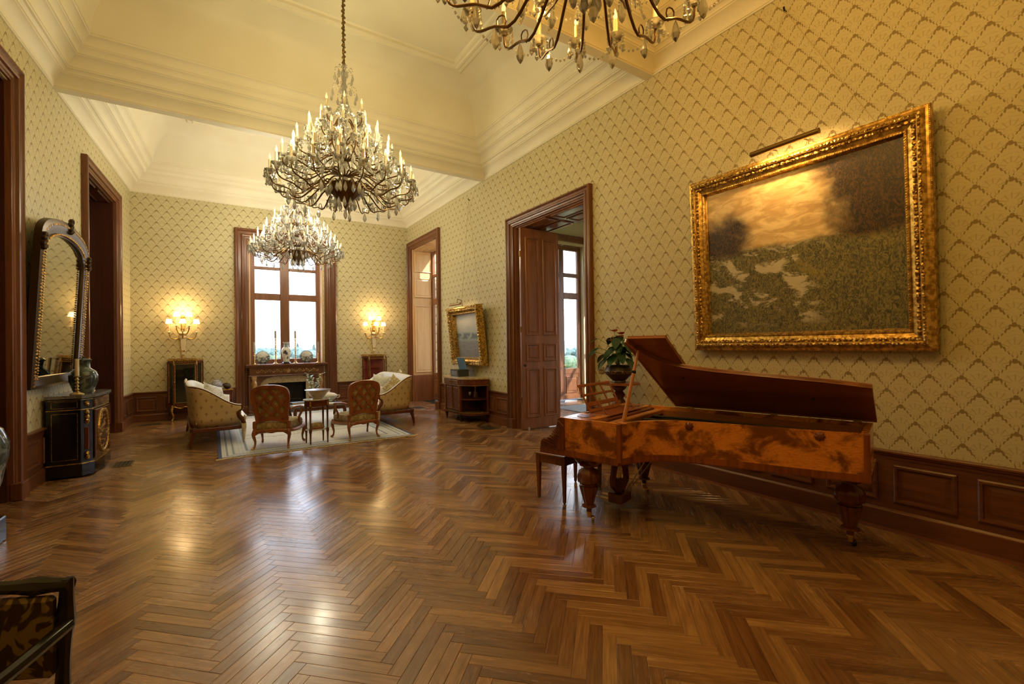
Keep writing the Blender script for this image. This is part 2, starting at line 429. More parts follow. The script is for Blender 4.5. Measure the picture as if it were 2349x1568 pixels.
def rail_prof(mb, s0, s1, prof, z):
    pts=[(d,z+h) for d,h in prof]; n=len(pts)
    V=[(s0,d,h) for d,h in pts]+[(s1,d,h) for d,h in pts]
    return mb.add(V,[(i,i+1,n+i+1,n+i) for i in range(n-1)]+[tuple(range(n)),tuple(range(2*n-1,n-1,-1))])
RAIL=[(0,0),(.052,0),(.058,-.008),(.058,-.022),(.045,-.03),(.04,-.045),(.028,-.055),(.024,-.08),(0,-.08)]
HW=.70
def wainscot(f, s0, s1, parent, m_, n=None, ends=True):
    MB(f).box(s0,0,0,s1,.018,HW-.03).build('wainscot_board',m_,parent)
    rail_prof(MB(f),s0,s1,RAIL,HW).build('chair_rail',m_,parent)
    rail_prof(MB(f),s0,s1,[(0,.17),(.03,.17),(.042,.155),(.05,.15),(.05,0),(0,0)],0).build('baseboard',m_,parent)
    L=s1-s0; n=n or max(1,round(L/.54)); w=L/n
    for i in range(n):
        a=s0+i*w+.06; b=s0+(i+1)*w-.06
        if b-a>.08: panel_piece(f,a,b,.235,.575,parent,m_,.018)
wainscot(RW,YF+.05,5.40,wr_,OAKY); wainscot(RW,7.90,11.27,wr_,OAKY)
wainscot(BW,leftx(YB)+.03,.49,wb_,OAKX,4); wainscot(BW,2.98,XR-.03,wb_,OAKX,4)
wainscot(LW,7.52,10.0,wl_,OAKY,4); wainscot(LW,12.42,13.68,wl_,OAKY,2); wainscot(LW,YF+.1,5.2,wl_,OAKY)
wainscot(FW,-2.3,XR-.05,wf_,OAKX)
casing('door_casing',RW,5.40,7.90,4.28,wr_); casing('window_casing',RW,11.27,13.62,4.88,wr_,1.1)
casing('door_casing',LW,10.0,12.42,4.94,wl_); casing('door_casing',LW,5.2,7.52,4.98,wl_)
casing('window_casing',BW,.49,2.98,4.82,wb_,1.62)

# reveals: panelled linings of the openings
def lining(f, s0, s1, z1, th, parent, m_, npan_top=2):
    MB(f).box(s0,-th,z1-.03,s1,-.02,z1).build('soffit_board',m_,parent)
    w=(s1-s0)/npan_top
    for i in range(npan_top):
        for a,b in ((.06,th/2-.02),(th/2+.02,th-.06)):
            def g(p,f=f,zz=z1-.03): return f((p[0],-p[2],zz-p[1]))
            panel_piece(g,s0+i*w+.08,s0+(i+1)*w-.08,a,b,parent,m_)
    for s_,sg in ((s0,1),(s1,-1)):
        MB(f).box(min(s_,s_+sg*.03),-th,0,max(s_,s_+sg*.03),-.02,z1).build('jamb_board',m_,parent)
DARKD=wood('door wood in painted shade',(.085,.026,.014),(.04,.012,.007),'z',.28)  # shade of the unlit recesses is put into this darker wood colour
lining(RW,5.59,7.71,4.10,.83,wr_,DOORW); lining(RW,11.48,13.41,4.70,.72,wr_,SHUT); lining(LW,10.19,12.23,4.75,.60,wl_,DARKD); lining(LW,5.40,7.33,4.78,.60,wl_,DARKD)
# shutter panels on the far jamb of the right window
def jamb_panels(f, s_, th, parent, m_, zs, inset=.07, m2=None):
    for k,(a,b) in enumerate(zs):
        def g(p): return f((s_-p[1],-p[0],p[2]))
        panel_piece(g,inset,th-inset,a,b,parent,m2 if (m2 and k==0) else m_)
jamb_panels(RW,13.37,.70,wr_,SHUT,[(.12,.62),(.88,2.95),(3.20,3.80),(3.98,4.62)],.08,DOORW)
MB(RW).box(13.30,-.70,0,13.37,-.02,.80).build('jamb_board',DOORW,wr_)
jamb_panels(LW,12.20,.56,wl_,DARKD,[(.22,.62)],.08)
# closed dark doors deep in the left openings
for n_,(a,b,z1) in enumerate(((10.22,12.17,4.71),(5.43,7.30,4.75))):
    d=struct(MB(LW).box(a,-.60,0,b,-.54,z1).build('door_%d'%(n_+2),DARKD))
    for k in (0,1):
        x0=a+.1+k*(b-a)/2; x1=x0+(b-a)/2-.2
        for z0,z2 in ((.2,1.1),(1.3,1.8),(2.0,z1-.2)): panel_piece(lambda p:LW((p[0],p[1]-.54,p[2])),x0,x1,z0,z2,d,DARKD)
    MB(LW).ball(((a+b)/2+.06,-.49,1.12),.03).build('door_knob',mat('door brass %d'%n_,(.5,.33,.1),.3,1),d,True)

# ---------------------------------------------------------------- ceiling: three coved bays, cornices, beams
CORN=[(0,0),(.018,0),(.02,.014),(.03,.018),(.032,.05),(.045,.075),(.075,.115),(.115,.148),(.15,.165),(.152,.178),(.165,.182),(.17,.205),(.19,.225),(.215,.232),(.22,.25),(.228,.252),(.235,.30),(.26,.345),(.295,.375),(.33,.388),(.334,.40),(.35,.405),(.354,.44),(.375,.47),(.405,.485),(.41,.50),(.42,.502),(.428,.54),(.45,.585),(.485,.61),(.505,.615),(.508,.64),(.52,.644)]
BAYS=[(8.96,YB),(4.27,8.84),(YF,4.17)]
def quad(y0,y1,d,z): return [(leftx(y0+d,d),y0+d,z),(XR-d,y0+d,z),(XR-d,y1-d,z),(leftx(y1-d,d),y1-d,z)]
CZ=6.85
cm=MB()
for y0,y1 in BAYS:
    rings=[quad(y0,y1,.52+.83*(1-math.cos(k*PI/20)),HC+.644+(CZ-HC-.644)*math.sin(k*PI/20)) for k in range(11)]
    cm.loft(rings,cap=False); cm.add(rings[-1],[(0,1,2,3)])
ce=struct(cm.build('ceiling',PLASTER,smooth=.9))
for y0,y1 in BAYS:
    for i in range(4):
        mb=MB(); n=len(CORN); V=[]
        for d,h in CORN: q=quad(y0,y1,d,HC+h); V+=[q[i],q[(i+1)%4]]
        mb.add(V,[(2*k,2*k+1,2*k+3,2*k+2) for k in range(n-1)]); mb.build('cornice',PLASTER,ce,smooth=.5)
    mb=MB(); MO=[(1.20,6.845),(1.20,6.815),(1.23,6.79),(1.27,6.785),(1.29,6.80),(1.32,6.81),(1.325,6.77),(1.34,6.755),(1.38,6.755),(1.395,6.78),(1.43,6.79),(1.435,6.83),(1.46,6.85)]
    mb.loft([quad(y0,y1,d,z) for d,z in MO],cap=False); mb.build('ceiling_moulding',PLASTER,ce,smooth=.5)
for a,b in ((8.84,8.96),(4.17,4.27)):
    MB().add([(leftx(a),a,HC),(XR,a,HC),(XR,b,HC),(leftx(b),b,HC)],[(0,1,2,3)]).build('beam_soffit',PLASTER,ce)

# ---------------------------------------------------------------- windows and doors
WINW=wood('window joinery',(.30,.125,.055),(.17,.065,.028),'z',.4)
def window(name, f, s0, s1, z0, z1, d, stiles, rails, w=.05, depth=.07, m_=WINW, bottom=None):
    o=struct(sweep(MB(f),s0,s1,z0,z1,[(0,d-depth/2),(0,d+depth/2),(w,d+depth/2),(w+.012,d+depth/4),(w+.012,d-depth/2)],True).build(name,m_))
    xs=[s0+w]+[x for st in stiles for x in st]+[s1-w]; zs=[z0+w]+[z for r_ in rails for z in r_]+[z1-w]
    for a,b in stiles: MB(f).cbox(a,d-depth/2,z0+w,b,d+depth/2,z1-w,.008).build('mullion',m_,o)
    for k,(a,b) in enumerate(rails):
        for i in range(0,len(xs),2): MB(f).cbox(xs[i],d-depth/2+.005,a,xs[i+1],d+depth/2-.005,b,.008).build('transom',m_,o)
    for i in range(0,len(xs),2):
        for k in range(0,len(zs),2):
            if bottom and k==0:
                MB(f).box(xs[i],d-.02,zs[0],xs[i+1],d+.02,zs[1]).build('door_board',m_,o)
                panel_piece(lambda p:f((p[0],p[1]+d+.02,p[2])),xs[i]+.05,xs[i+1]-.05,zs[0]+.08,zs[1]-.08,o,m_)
                continue
            MB(f).box(xs[i],d-.003,zs[k],xs[i+1],d+.003,zs[k+1]).build('pane',PANE,o)
    return o
window('window_1',BW,.84,2.62,1.27,4.44,-.36,[(1.575,1.805)],[(3.01,3.19),(3.84,3.92)],.115,.09)
MB(BW).box(.62,-.42,1.20,2.86,.0,1.27).build('window_sill',OAKX,bpy.data.objects['window_1'])
for s_ in (.80,2.60): MB(BW).box(s_,-.33,1.26,s_+.04,-.02,4.42).build('jamb_board',SHUT,wb_)
MB(BW).box(.80,-.33,4.38,2.64,-.02,4.42).build('soffit_board',SHUT,wb_)
window('window_2',RW,11.53,13.37,.02,4.67,-.68,[(12.36,12.54)],[(.72,.86),(2.98,3.16),(3.84,3.92)],.09,.08,bottom=True)
w3=window('window_3',lambda p:(p[0],10.60-p[1],p[2]),8.0,9.50,.04,4.64,0,[(8.66,8.84)],[(.80,.96),(3.06,3.25),(3.72,3.84)],.10,.08,bottom=True)
BRASS=mat('aged brass',(.52,.36,.13),.28,1)
MB().tube([(8.75,10.52,1.2),(8.75,10.50,1.5)],.012).ball((8.75,10.47,1.05),.035).build('handle',BRASS,w3,True)
# open door leaf in the reveal of the right wall
df=lambda p:(5.10+p[0],7.46-p[1],p[2])
d1=struct(MB(df).cbox(0,0,.015,.96,.055,4.02,.004).build('door_1',DOORW))
for a,b in ((.10,.44),(.53,.87)):
    for z0,z1 in ((.24,1.22),(1.36,1.72),(1.88,3.84)):
        panel_piece(lambda p:df((p[0],p[1]+.055,p[2])),a,b,z0,z1,d1,DOORW,prof=[(0,0),(0,.014),(.012,.022),(.03,.02),(.04,-.004),(.05,-.006)],field=.010)
MB(df).tube([(.045,.05,1.29),(.045,.09,1.29)],.012).ball((.045,.105,1.29),.03).build('door_knob',mat('iron knob',(.05,.035,.03),.35,.8),d1,True)
for z in (.6,2.0,3.5): MB(df).lathe([(.014,-.06),(.014,.06)],8,(-.01,.03,z)).build('hinge',BRASS,d1)
tag(MB().lathe([(.022,0),(.024,.01),(.022,.02),(.024,.03),(.022,.04),(.024,.05),(.02,.06)],12).build('door_stop',mat('stop metal',(.45,.4,.3),.35,.8),None,True,loc=(5.21,7.36,.0)),'small ribbed metal door stop on the floor at the open door','door stop')

# side room behind the open door
SIDE=mat('side room plaster',(.78,.66,.42),.6)
X0=XR+.83; X1=10.6; S0=4.6; S1=10.43
sw=struct(MB().box(X0,S1,0,8.0,S1+.35,5.6).box(9.5,S1,0,X1+.3,S1+.35,5.6).box(8.0,S1,4.66,9.5,S1+.35,5.6).build('wall_side_far',SIDE))
struct(MB().box(X1,S0,0,X1+.3,5.4,5.6).box(X1,8.6,0,X1+.3,S1,5.6).box(X1,5.4,4.4,X1+.3,8.6,5.6).box(X1,5.4,0,X1+.3,8.6,.4).build('wall_side_right',SIDE))
struct(MB().box(X0,S0-.3,0,X1+.3,S0,5.6).build('wall_side_near',SIDE)); struct(MB().box(X0-.83,S0-.3,5.43,X1+.3,S1+.35,5.62).build('ceiling_side',PLASTER))
for z0,z1 in ((4.74,4.80),(4.80,4.86),(4.86,4.90)): MB().box(7.6,S1-.05-(z1-4.74)*.8,z0,10,S1,z1).build('cornice_board',WINW,sw)
for a,b in ((8.06,8.70),(8.80,9.44)): panel_piece(lambda p:(p[0],S1+.02+p[2],4.655-p[1]),a,b,.02,.13,sw,WINW)
window('window_4',lambda p:(X1+.12-p[1],p[0],p[2]),5.42,8.58,.42,4.38,0,[(6.95,7.05)],[(2.9,3.0)],.08,.06)
tag(MB().box(7.6,8.0,.001,9.6,9.6,.012).build('door_mat',mat('grey mat',(.33,.31,.27),.9)),'grey carpet in the side room before the glazed doors','carpet')
# ---------------------------------------------------------------- shared materials of the furnishings
def gilt_fn(t):
    v=t.coord('Object'); n=t.noise(v,26,2); return {'Base Color':t.mix(t.ss(.35,.65,n),(.30,.165,.035),(.72,.47,.13)),'Roughness':t.ss(.2,.8,n)*-.15+.42}
GILT=mat('gilded wood',metal=.85,fn=gilt_fn)
def relief_fn(t):
    v=t.coord('Object'); n=t.vor(v,48); return {'Base Color':t.mix(t.ss(.25,.75,n),(.80,.53,.15),(.16,.075,.015)),'Normal':t.bump(n,.8,.012)}
RELIEF=mat('gilded relief ornament',rough=.32,metal=.85,fn=relief_fn)
OLDGILT=mat('dull bronze',(.20,.125,.045),.38,.8)
BRONZE=mat('chandelier bronze',(.17,.095,.04),.32,.9)
IVORY=mat('ivory candle sleeve',(.72,.62,.42),.5)
BLACKW=mat('ebonised wood',(.008,.007,.008),.16)
MAHOG=wood('mahogany',(.17,.045,.020),(.07,.016,.008),'z',.25)
MAHOGX=wood('mahogany along x',(.17,.045,.020),(.07,.016,.008),'x',.25)
BEECH=wood('warm fruitwood',(.34,.115,.040),(.19,.055,.020),'z',.33)
def marble_fn(a,b,c):
    def fn(t):
        v=t.coord('Object'); n=t.noise(v,7,5,.6,1.6); vein=t.ss(.05,.0,t.abs(n-.5)); return {'Base Color':t.mix(vein*.7,t.mix(n,a,b),c)}
    return fn
MARBW=mat('white marble',rough=.12,fn=marble_fn((.55,.56,.58),(.78,.78,.79),(.30,.31,.36)))
MARBY=mat('yellow marble',rough=.2,fn=marble_fn((.52,.40,.22),(.66,.54,.33),(.36,.22,.12)))
MARBG=mat('grey marble',rough=.14,fn=marble_fn((.09,.085,.085),(.20,.19,.185),(.32,.31,.30)))
PORC=mat('white porcelain',(.78,.76,.70),.12)
BRASSP=mat('polished brass',(.72,.47,.16),.2,1)
CERISE=mat('firebox soot',(.004,.005,.007),.7)
def crystal():
    M_=bpy.data.materials.new('cut crystal'); M_.use_nodes=True; n=M_.node_tree; n.nodes.clear(); t=T_(M_)
    tr=t.n('ShaderNodeBsdfTransparent'); tr.inputs[0].default_value=(.93,.93,.92,1)
    gl=t.n('ShaderNodeBsdfGlossy'); gl.inputs['Roughness'].default_value=.04; gl.inputs['Color'].default_value=(1,.98,.94,1)
    df=t.n('ShaderNodeBsdfTranslucent'); df.inputs[0].default_value=(.9,.88,.82,1)
    a=t.n('ShaderNodeMixShader'); a.inputs[0].default_value=.42; n.links.new(tr.outputs[0],a.inputs[1]); n.links.new(df.outputs[0],a.inputs[2])
    dd=t.n('ShaderNodeBsdfDiffuse'); dd.inputs[0].default_value=(.92,.90,.85,1); a2=t.n('ShaderNodeMixShader'); a2.inputs[0].default_value=.20; n.links.new(a.outputs[0],a2.inputs[1]); n.links.new(dd.outputs[0],a2.inputs[2]); a=a2
    fr=t.n('ShaderNodeFresnel'); fr.inputs[0].default_value=1.6; f2=t.op('ADD',E_(t,fr.outputs[0]),.12,clamp=True)
    b=t.n('ShaderNodeMixShader'); t.put(b.inputs[0],f2); n.links.new(a.outputs[0],b.inputs[1]); n.links.new(gl.outputs[0],b.inputs[2])
    o=t.n('ShaderNodeOutputMaterial'); n.links.new(b.outputs[0],o.inputs[0]); return M_
CRYST=crystal()
BULB=mat('candle bulb glass',(.9,.75,.5),.2,emit=(1,.62,.25),es=.6)
def point(name,loc,energy,color,size,parent=None):
    l=bpy.data.lights.new(name,'POINT'); l.energy=energy; l.color=color; l.shadow_soft_size=size
    o=bpy.data.objects.new(name,l); col.objects.link(o); o.location=loc
    if parent: o.parent=parent
    return o

# ---------------------------------------------------------------- crystal chandeliers
LAMPC=(1,.70,.34)
LCOL=((1,.84,.42),(1,.91,.66),(1,.57,.13))
def unsampled(m_): m_.cycles.emission_sampling='NONE'; return m_
def drop_mesh(name, L, r, n=6):
    return MB().lathe([(.0008,0),(r*.35,-.12*L),(r*.8,-.42*L),(r,-.62*L),(r*.62,-.84*L),(.0008,-L)],n).mesh(name)
DROP=drop_mesh('crystal_drop',.145,.029); DROPS=drop_mesh('crystal_drop',.10,.021)
BOB=MB().lathe([(.012,-.012),(.034,-.006),(.058,.012),(.066,.026),(.062,.026),(.05,.010),(.012,.0)],14).mesh('bobeche',True)
CAND=MB().lathe([(.016,-.02),(.024,-.008),(.020,.0),(.0165,.004),(.0165,.15),(.012,.155)],10).mesh('candle',True)
BULBM=MB().lathe([(.008,0),(.015,.018),(.016,.032),(.010,.055),(.0015,.085)],8).mesh('bulb',True)
for me_,m_ in ((DROP,CRYST),(DROPS,CRYST),(BOB,CRYST),(CAND,IVORY),(BULBM,BULB)): me_.materials.append(m_)
TIERS=[(.93,.56,20,.0),(.80,.76,16,.1),(.64,.98,14,.2),(.46,1.22,10,.05),(.26,1.50,6,.3)]
def put(name,me_,parent,loc,rz=0):
    o=bpy.data.objects.new(name,me_); col.objects.link(o); o.parent=parent; o.location=loc; o.rotation_euler=(0,0,rz); return o
def make_chandelier(label):
    R=thing('chandelier',label,'chandelier',(0,0,0),0,'crystal chandeliers in a row')
    MB().lathe([(.002,.22),(.02,.24),(.03,.27),(.02,.30),(.05,.32),(.13,.36),(.19,.42),(.225,.50),(.24,.54),(.20,.56),(.05,.58),(.03,.62)],24,flute=lambda k,a:.05*math.cos(12*a) if 4<k<8 else 0).build('bowl',BRONZE,R,True)
    st=[(.028,.58)]
    for k in range(9):
        z=.62+k*.17; st+=[(.022,z),(.05-.002*k,z+.05),(.03,z+.09),(.045,z+.12)]
    st+=[(.02,2.16),(.035,2.2),(.004,2.26)]
    MB().lathe(st,12).build('stem',CRYST,R,True)
    MB().tube([(0,0,.5),(0,0,2.2)],.012,6).build('rod',BRONZE,R)
    strands=MB()
    def bead(p,r=.012):
        x,y,z=p; strands.add([(x+r,y,z),(x-r,y,z),(x,y+r,z),(x,y-r,z),(x,y,z+r*1.3),(x,y,z-r*1.3)],[(0,2,4),(2,1,4),(1,3,4),(3,0,4),(2,0,5),(1,2,5),(3,1,5),(0,3,5)])
    for ti,(r,z,n,ph) in enumerate(TIERS):
        if ti==0: path=bez((.20,0,.50),(.42,0,.66),(.50,0,.22),(.68,0,.36),8)[:-1]+bez((.68,0,.36),(.80,0,.44),(r,0,.34),(r,0,z-.02),8)
        else: path=bez((.03,0,z-.10),(r*.4,0,z+.10),(r*.45,0,z-.24),(r*.72,0,z-.16),8)[:-1]+bez((r*.72,0,z-.16),(r*.88,0,z-.11),(r,0,z-.15),(r,0,z-.02),8)
        arm=MB().tube(path,[.011-.003*k/len(path) for k in range(len(path))],6)
        hook=bez((r*.70,0,path[7][2]),(r*.62,0,path[7][2]+.10),(r*.80,0,path[7][2]+.14),(r*.76,0,path[7][2]+.05),6); arm.tube(hook,.005,5)
        me_=arm.mesh('arm',True); me_.materials.append(BRONZE)
        for k in range(n):
            a=2*PI*k/n+ph; c,s_=math.cos(a),math.sin(a)
            put('arm',me_,R,(0,0,0),a)
            p=(r*c,r*s_,z)
            put('bobeche',BOB,R,p); cd=put('candle',CAND,R,p); put('bulb',BULBM,cd,(0,0,.152))
            put('crystal_drop',DROP,R,(path[9][0]*c,path[9][0]*s_,path[9][2]-.012),a)
            for e in (-.9,1.0):
                put('crystal_drop',DROPS,R,((r)*c+.06*math.cos(a+e),(r)*s_+.06*math.sin(a+e),z+.018),a)
            for e in (0,2.1,3.14,4.2):
                q=(r*c+.062*math.cos(a+e),r*s_+.062*math.sin(a+e),z+.014)
                for b_ in range(3): bead((q[0],q[1],q[2]-.012-b_*.022),.012)
                bead((q[0],q[1],q[2]-.085),.020)
            # swag of beads to the next arm and up to the tier above
            a2=2*PI*(k+1)/n+ph; q=(r*math.cos(a2),r*math.sin(a2),z)
            for b_ in range(1,9):
                u=b_/9; bead((p[0]+(q[0]-p[0])*u,p[1]+(q[1]-p[1])*u,z-.03-.30*r*u*(1-u)*1.3))
            r2,z2=(TIERS[ti+1][0],TIERS[ti+1][1]) if ti<4 else (.05,1.78)
            for b_ in range(1,10):
                u=b_/10; rr=r*.8+(r2*.7-r*.8)*u; bead((rr*c,rr*s_,z-.05+(z2-z)*u-.20*u*(1-u)),.015)
    for k in range(14):
        a=2*PI*k/14; put('crystal_drop',DROP,R,(.235*math.cos(a),.235*math.sin(a),.53),a)
    for k in range(10):
        a=2*PI*k/10; put('crystal_drop',DROP,R,(.13*math.cos(a),.13*math.sin(a),.36),a)
    put('crystal_drop',DROP,R,(0,0,.22))
    for z,r,n in ((2.12,.12,7),(1.86,.17,8)):               # crown sprays
        for k in range(n):
            a=2*PI*k/n+z; c,s_=math.cos(a),math.sin(a)
            P=bez((.03,0,z-.06),(.08,0,z+.10),(r,0,z+.10),(r,0,z-.03),7)
            for p in P: bead((p[0]*c,p[0]*s_,p[2]),.008)
            put('crystal_drop',DROPS,R,(r*c,r*s_,z-.035),a)
    o=strands.build('bead_strands',CRYST,R); o['kind']='stuff'
    ch=[]; 
    for k in range(57): ch.append((.010*math.cos(k*2.3),.010*math.sin(k*2.3),2.24+k*.0218))
    MB().tube(ch,[.018+.006*math.sin(k*1.7) for k in range(57)],7).build('chain',OLDGILT,R,True)
    MB().lathe([(.10,3.445),(.09,3.42),(.05,3.40),(.02,3.38),(.01,3.36)],16).build('ceiling_rose',OLDGILT,R,True)
    return R
ch2=make_chandelier('crystal candle chandelier hanging in the middle bay, the large one seen whole')
ch3=copy_tree(ch2); ch3['label']='crystal chandelier farthest away, hanging before the back window'
ch1=copy_tree(ch2); ch1['label']='chandelier nearest the camera, only its lowest crystals in view at the top edge'
CH=((ch2,(1.56,6.55,3.40),LAMP_MID),(ch3,(1.63,11.30,3.33),LAMP_FAR),(ch1,(1.80,1.86,3.42),LAMP_NEAR))
for (o,l,e),lc in zip(CH,LCOL):
    o.location=l
    for k in range(5): a=2*PI*k*4/20; point('candle_light',(.93*math.cos(a),.93*math.sin(a),.86),e*.12,lc,.05,o)
    for k in range(4): a=2*PI*k*3/12+.5; point('candle_light',(.56*math.cos(a),.56*math.sin(a),1.24),e*.10,lc,.05,o)

# ---------------------------------------------------------------- wall sconces with five shaded lights
SHADE=unsampled(mat('lit silk shade',(.95,.8,.55),.7,emit=(1,.72,.36),es=1.7)); unsampled(BULB)
def make_sconce(label,x0):
    S=thing('wall_sconce',label,'wall lamp',(x0,YB,0),0,'five-light wall sconces beside the window')
    f=lambda p:(p[0],-p[1],p[2])
    MB(f).cbox(-.045,.01,1.62,.045,.05,2.62-.10,.012).build('backplate',GILT,S)
    MB(f).loft([[(-w,.0,z),(w,.0,z),(w,.0+d,z),(-w,.0+d,z)] for w,d,z in ((.030,.04,1.56),(.036,.045,1.60),(.052,.07,1.95),(.07,.085,1.98),(.07,.085,2.01),(.05,.07,2.04),(.08,.10,2.07),(.08,.10,2.10),(.05,.07,2.13))]).build('pedestal',IVORY,S)
    MB(f).lathe([(.004,1.44),(.02,1.46),(.03,1.49),(.022,1.52),(.012,1.54),(.028,1.56)],12,(0,.04,0)).build('finial',GILT,S,True)
    for i,(x,d,zc,h) in enumerate(((-.27,.12,2.10,.24),(.27,.12,2.10,.24),(0,.27,2.12,.22),(-.125,.16,2.26,.25),(.125,.16,2.26,.25))):
        MB(f).tube(bez((0,.05,2.06),(x*.5,d*.7,zc-.22),(x,d,zc-.18),(x,d,zc),10),.012,6).build('arm',GILT,S,True)
        MB(f).lathe([(.01,zc-.02),(.03,zc-.005),(.05,zc+.006),(.03,zc+.012),(.012,zc+.02),(.012,zc+h)],10,(x,d,0)).build('candle',IVORY,S,True)
        sh=MB(f).lathe([(.072,zc+h-.02),(.048,zc+h+.085),(.046,zc+h+.085),(.070,zc+h-.02)],16,(x,d,0)).build('lamp_shade',SHADE,S,True)
    for z in (2.2,2.35,2.48): MB(f).ball((0,.06,z),.03,8,5).build('ornament',GILT,S,True)
    point('sconce_light',(0,-.30,2.62),SCONCE,(1,.66,.30),.10,S)
    return S
make_sconce('gilded five-light sconce above the display cabinet, left of the window',-.60)
make_sconce('gilded five-light sconce above the display cabinet, right of the window',4.05)

# ---------------------------------------------------------------- fireplace under the window
FP=thing('fireplace','carved dark wood fireplace with marble slips under the back window','fireplace',(1.69,YB,0))
g=lambda p:(p[0],-p[1],p[2])
shelf=MB(g); rail_prof(shelf,-.99,.99,[(-.02,1.27),(.34,1.27),(.35,1.262),(.35,1.245),(.335,1.235),(.32,1.215),(.29,1.205),(.26,1.185),(-.02,1.185)],0); shelf.build('mantel_shelf',OAKX,FP)
MB(g).box(-.90,-.01,.98,.90,.22,1.19).build('frieze',OAKX,FP)
CARVE=mat('carved gilt walnut',(.48,.28,.10),.34,.6)
for k in range(17):
    x=-.72+k*.09; mb=MB(g); s_=1 if k%2 else -1
    if k==8: mb.ball((x,.225,1.09),.05,10,6,1,.5,1.3); mb.ball((x,.24,1.13),.025,8,5)
    else:
        mb.tube(bez((x-.04,.222,1.09-.03*s_),(x-.02,.235,1.09+.06*s_),(x+.03,.235,1.09+.04*s_),(x+.03,.225,1.09),7),[.008+.006*math.sin(PI*i/7) for i in range(8)],6); mb.ball((x+.015,.228,1.09-.02*s_),.014,8,5)
    mb.build('carving',CARVE,FP,True)
rail_prof(MB(g),-.92,.92,[(0,.985),(.24,.985),(.25,.97),(.24,.955),(.22,.945),(0,.945)],0).build('moulding',OAKX,FP)
for s_ in (-1,1):
    MB(g).box(s_*.80-.12,-.01,0,s_*.80+.12,.20,.98).build('pilaster',OAKZ,FP)
    MB(g).lathe([(.06,.05),(.07,.10),(.05,.13),(.055,.22),(.05,.40),(.065,.52),(.045,.60),(.06,.70),(.07,.78),(.05,.86),(.075,.92),(.08,.97)],14,(s_*.80,.24,0),flute=lambda k,a:.16*math.cos(5*a+k*1.4)).build('carved_column',CARVE,FP,True)
    MB(g).cbox(s_*.80-.13,0,0,s_*.80+.13,.33,.09,.01).build('plinth',OAKZ,FP)
    mb=MB(g); pts=[(.68,.945),(.68,.62)]+[(.68-.26*math.sin(k*PI/12),.945-.325*math.cos(k*PI/12)) for k in range(0,7)][::1]
    pts=[(.68,.945)]+[(.68-.30*(1-math.cos(k*PI/16)),.60+.32*math.sin(k*PI/16)) for k in range(0,9)]+[(.38,.945)]
    mb.prism([(s_*a,b) for a,b in pts],.06,.15,'y'); mb.build('spandrel',OAKZ,FP)
for a,b,z0,z1 in ((-.68,-.46,0,.945),(.46,.68,0,.945),(-.46,.46,.76,.945)): MB(g).box(a,-.005,z0,b,.07,z1).build('marble_slip',MARBY,FP)
MB(g).box(-.47,-.40,0,.47,-.37,.78).box(-.48,-.40,0,-.46,0,.78).box(.46,-.40,0,.48,0,.78).box(-.47,-.40,.755,.47,0,.78).build('firebox',CERISE,FP)
MB(g).box(-.46,-.37,.0,.46,.0,.012).build('fire_back',CERISE,FP)
MB(g).cbox(-.95,.06,0,.95,.50,.02,.005).build('hearth',MARBG,FP)
mb=MB(g)
for k in range(9): mb.tube([(-.36+k*.09,.02,.06),(-.36+k*.09,.05,.32)],.009,5)
mb.tube([(-.42,.04,.30),(.42,.04,.30)],.011,6).tube([(-.42,.03,.07),(.42,.03,.07)],.011,6).build('grate',mat('cast iron',(.02,.02,.022),.5,.7),FP)

# things on the mantel (shelf top z = 1.27)
DELFT_G=(.62,.63,.58)
def delft_fn(sc_,ring):
    def fn(t):
        v=t.coord('Object'); x,y,z=t.xyz(v); r=t.sqrt(x*x+z*z)
        n=t.noise(t.scl(v,(1,1,1.6)),sc_,4,.6,.6)
        land=t.ss(.50,.60,n+t.ss(.03,-.08,z)*.12-t.ss(.02,.10,z)*.16)
        c=t.mix(land*.85,DELFT_G,(.045,.06,.09))
        rim=t.mx(t.ss(ring-.022,ring-.012,r),0.0)
        return {'Base Color':t.mix(rim*.8,c,(.10,.14,.19))}
    return fn
PLATEM=mat('blue and white delft plate',rough=.12,fn=delft_fn(14,.165))
def plate(label,x,rz=0):
    P=thing('porcelain_plate',label,'plate',(x,YB-.12,1.271),rz)
    M_=Matrix.Translation((0,0,.185)) @ Matrix.Rotation(-.16,4,'X')
    mb=MB(); prof=[(.002,.0),(.10,.0),(.115,-.012),(.165,-.024),(.168,-.020),(.115,-.002),(.10,.010),(.002,.010)]
    mb.lathe(prof,32); mb.xf(Matrix.Rotation(PI/2,4,'X')); mb.xf(M_); 
    o=mb.build('dish',PLATEM,P,True)
    o.data.transform(Matrix.Translation((0,0,-.185))); o.location=(0,0,.185)
    st=MB()
    for s_ in (-1,1): st.tube([(s_*.06,-.06,.004),(s_*.055,-.03,.03),(s_*.05,.04,.10),(s_*.05,.05,.005)],.007,5); st.tube([(s_*.06,-.06,.004),(s_*.06,-.065,.04)],.006,5)
    st.tube([(-.055,.0,.02),(.055,.0,.02)],.006,5).build('plate_stand',BLACKW,P)
plate('blue and white plate with figures on a stand, left end of the mantel',1.10); plate('blue and white landscape plate on a stand, right end of the mantel',2.17)
def vase_fn(t):
    v=t.coord('Object'); x,y,z=t.xyz(v); n=t.noise(t.scl(v,(1,1,.7)),11,4,.6,.8); n2=t.noise(v,23,2)
    band=t.ss(.06,.10,z)*t.ss(.36,.30,z)
    c=t.mix(t.ss(.54,.60,n)*band,(.70,.68,.60),(.06,.07,.07)); c=t.mix(t.ss(.60,.66,n2)*band*.7,c,(.45,.12,.06))
    neck=t.ss(.385,.40,z)*t.ss(.50,.49,z)
    return {'Base Color':t.mix(neck*.8,c,(.16,.21,.24))}
V=thing('porcelain_vase','tall painted porcelain vase with blue neck in the middle of the mantel','vase',(1.66,YB-.13,1.271))
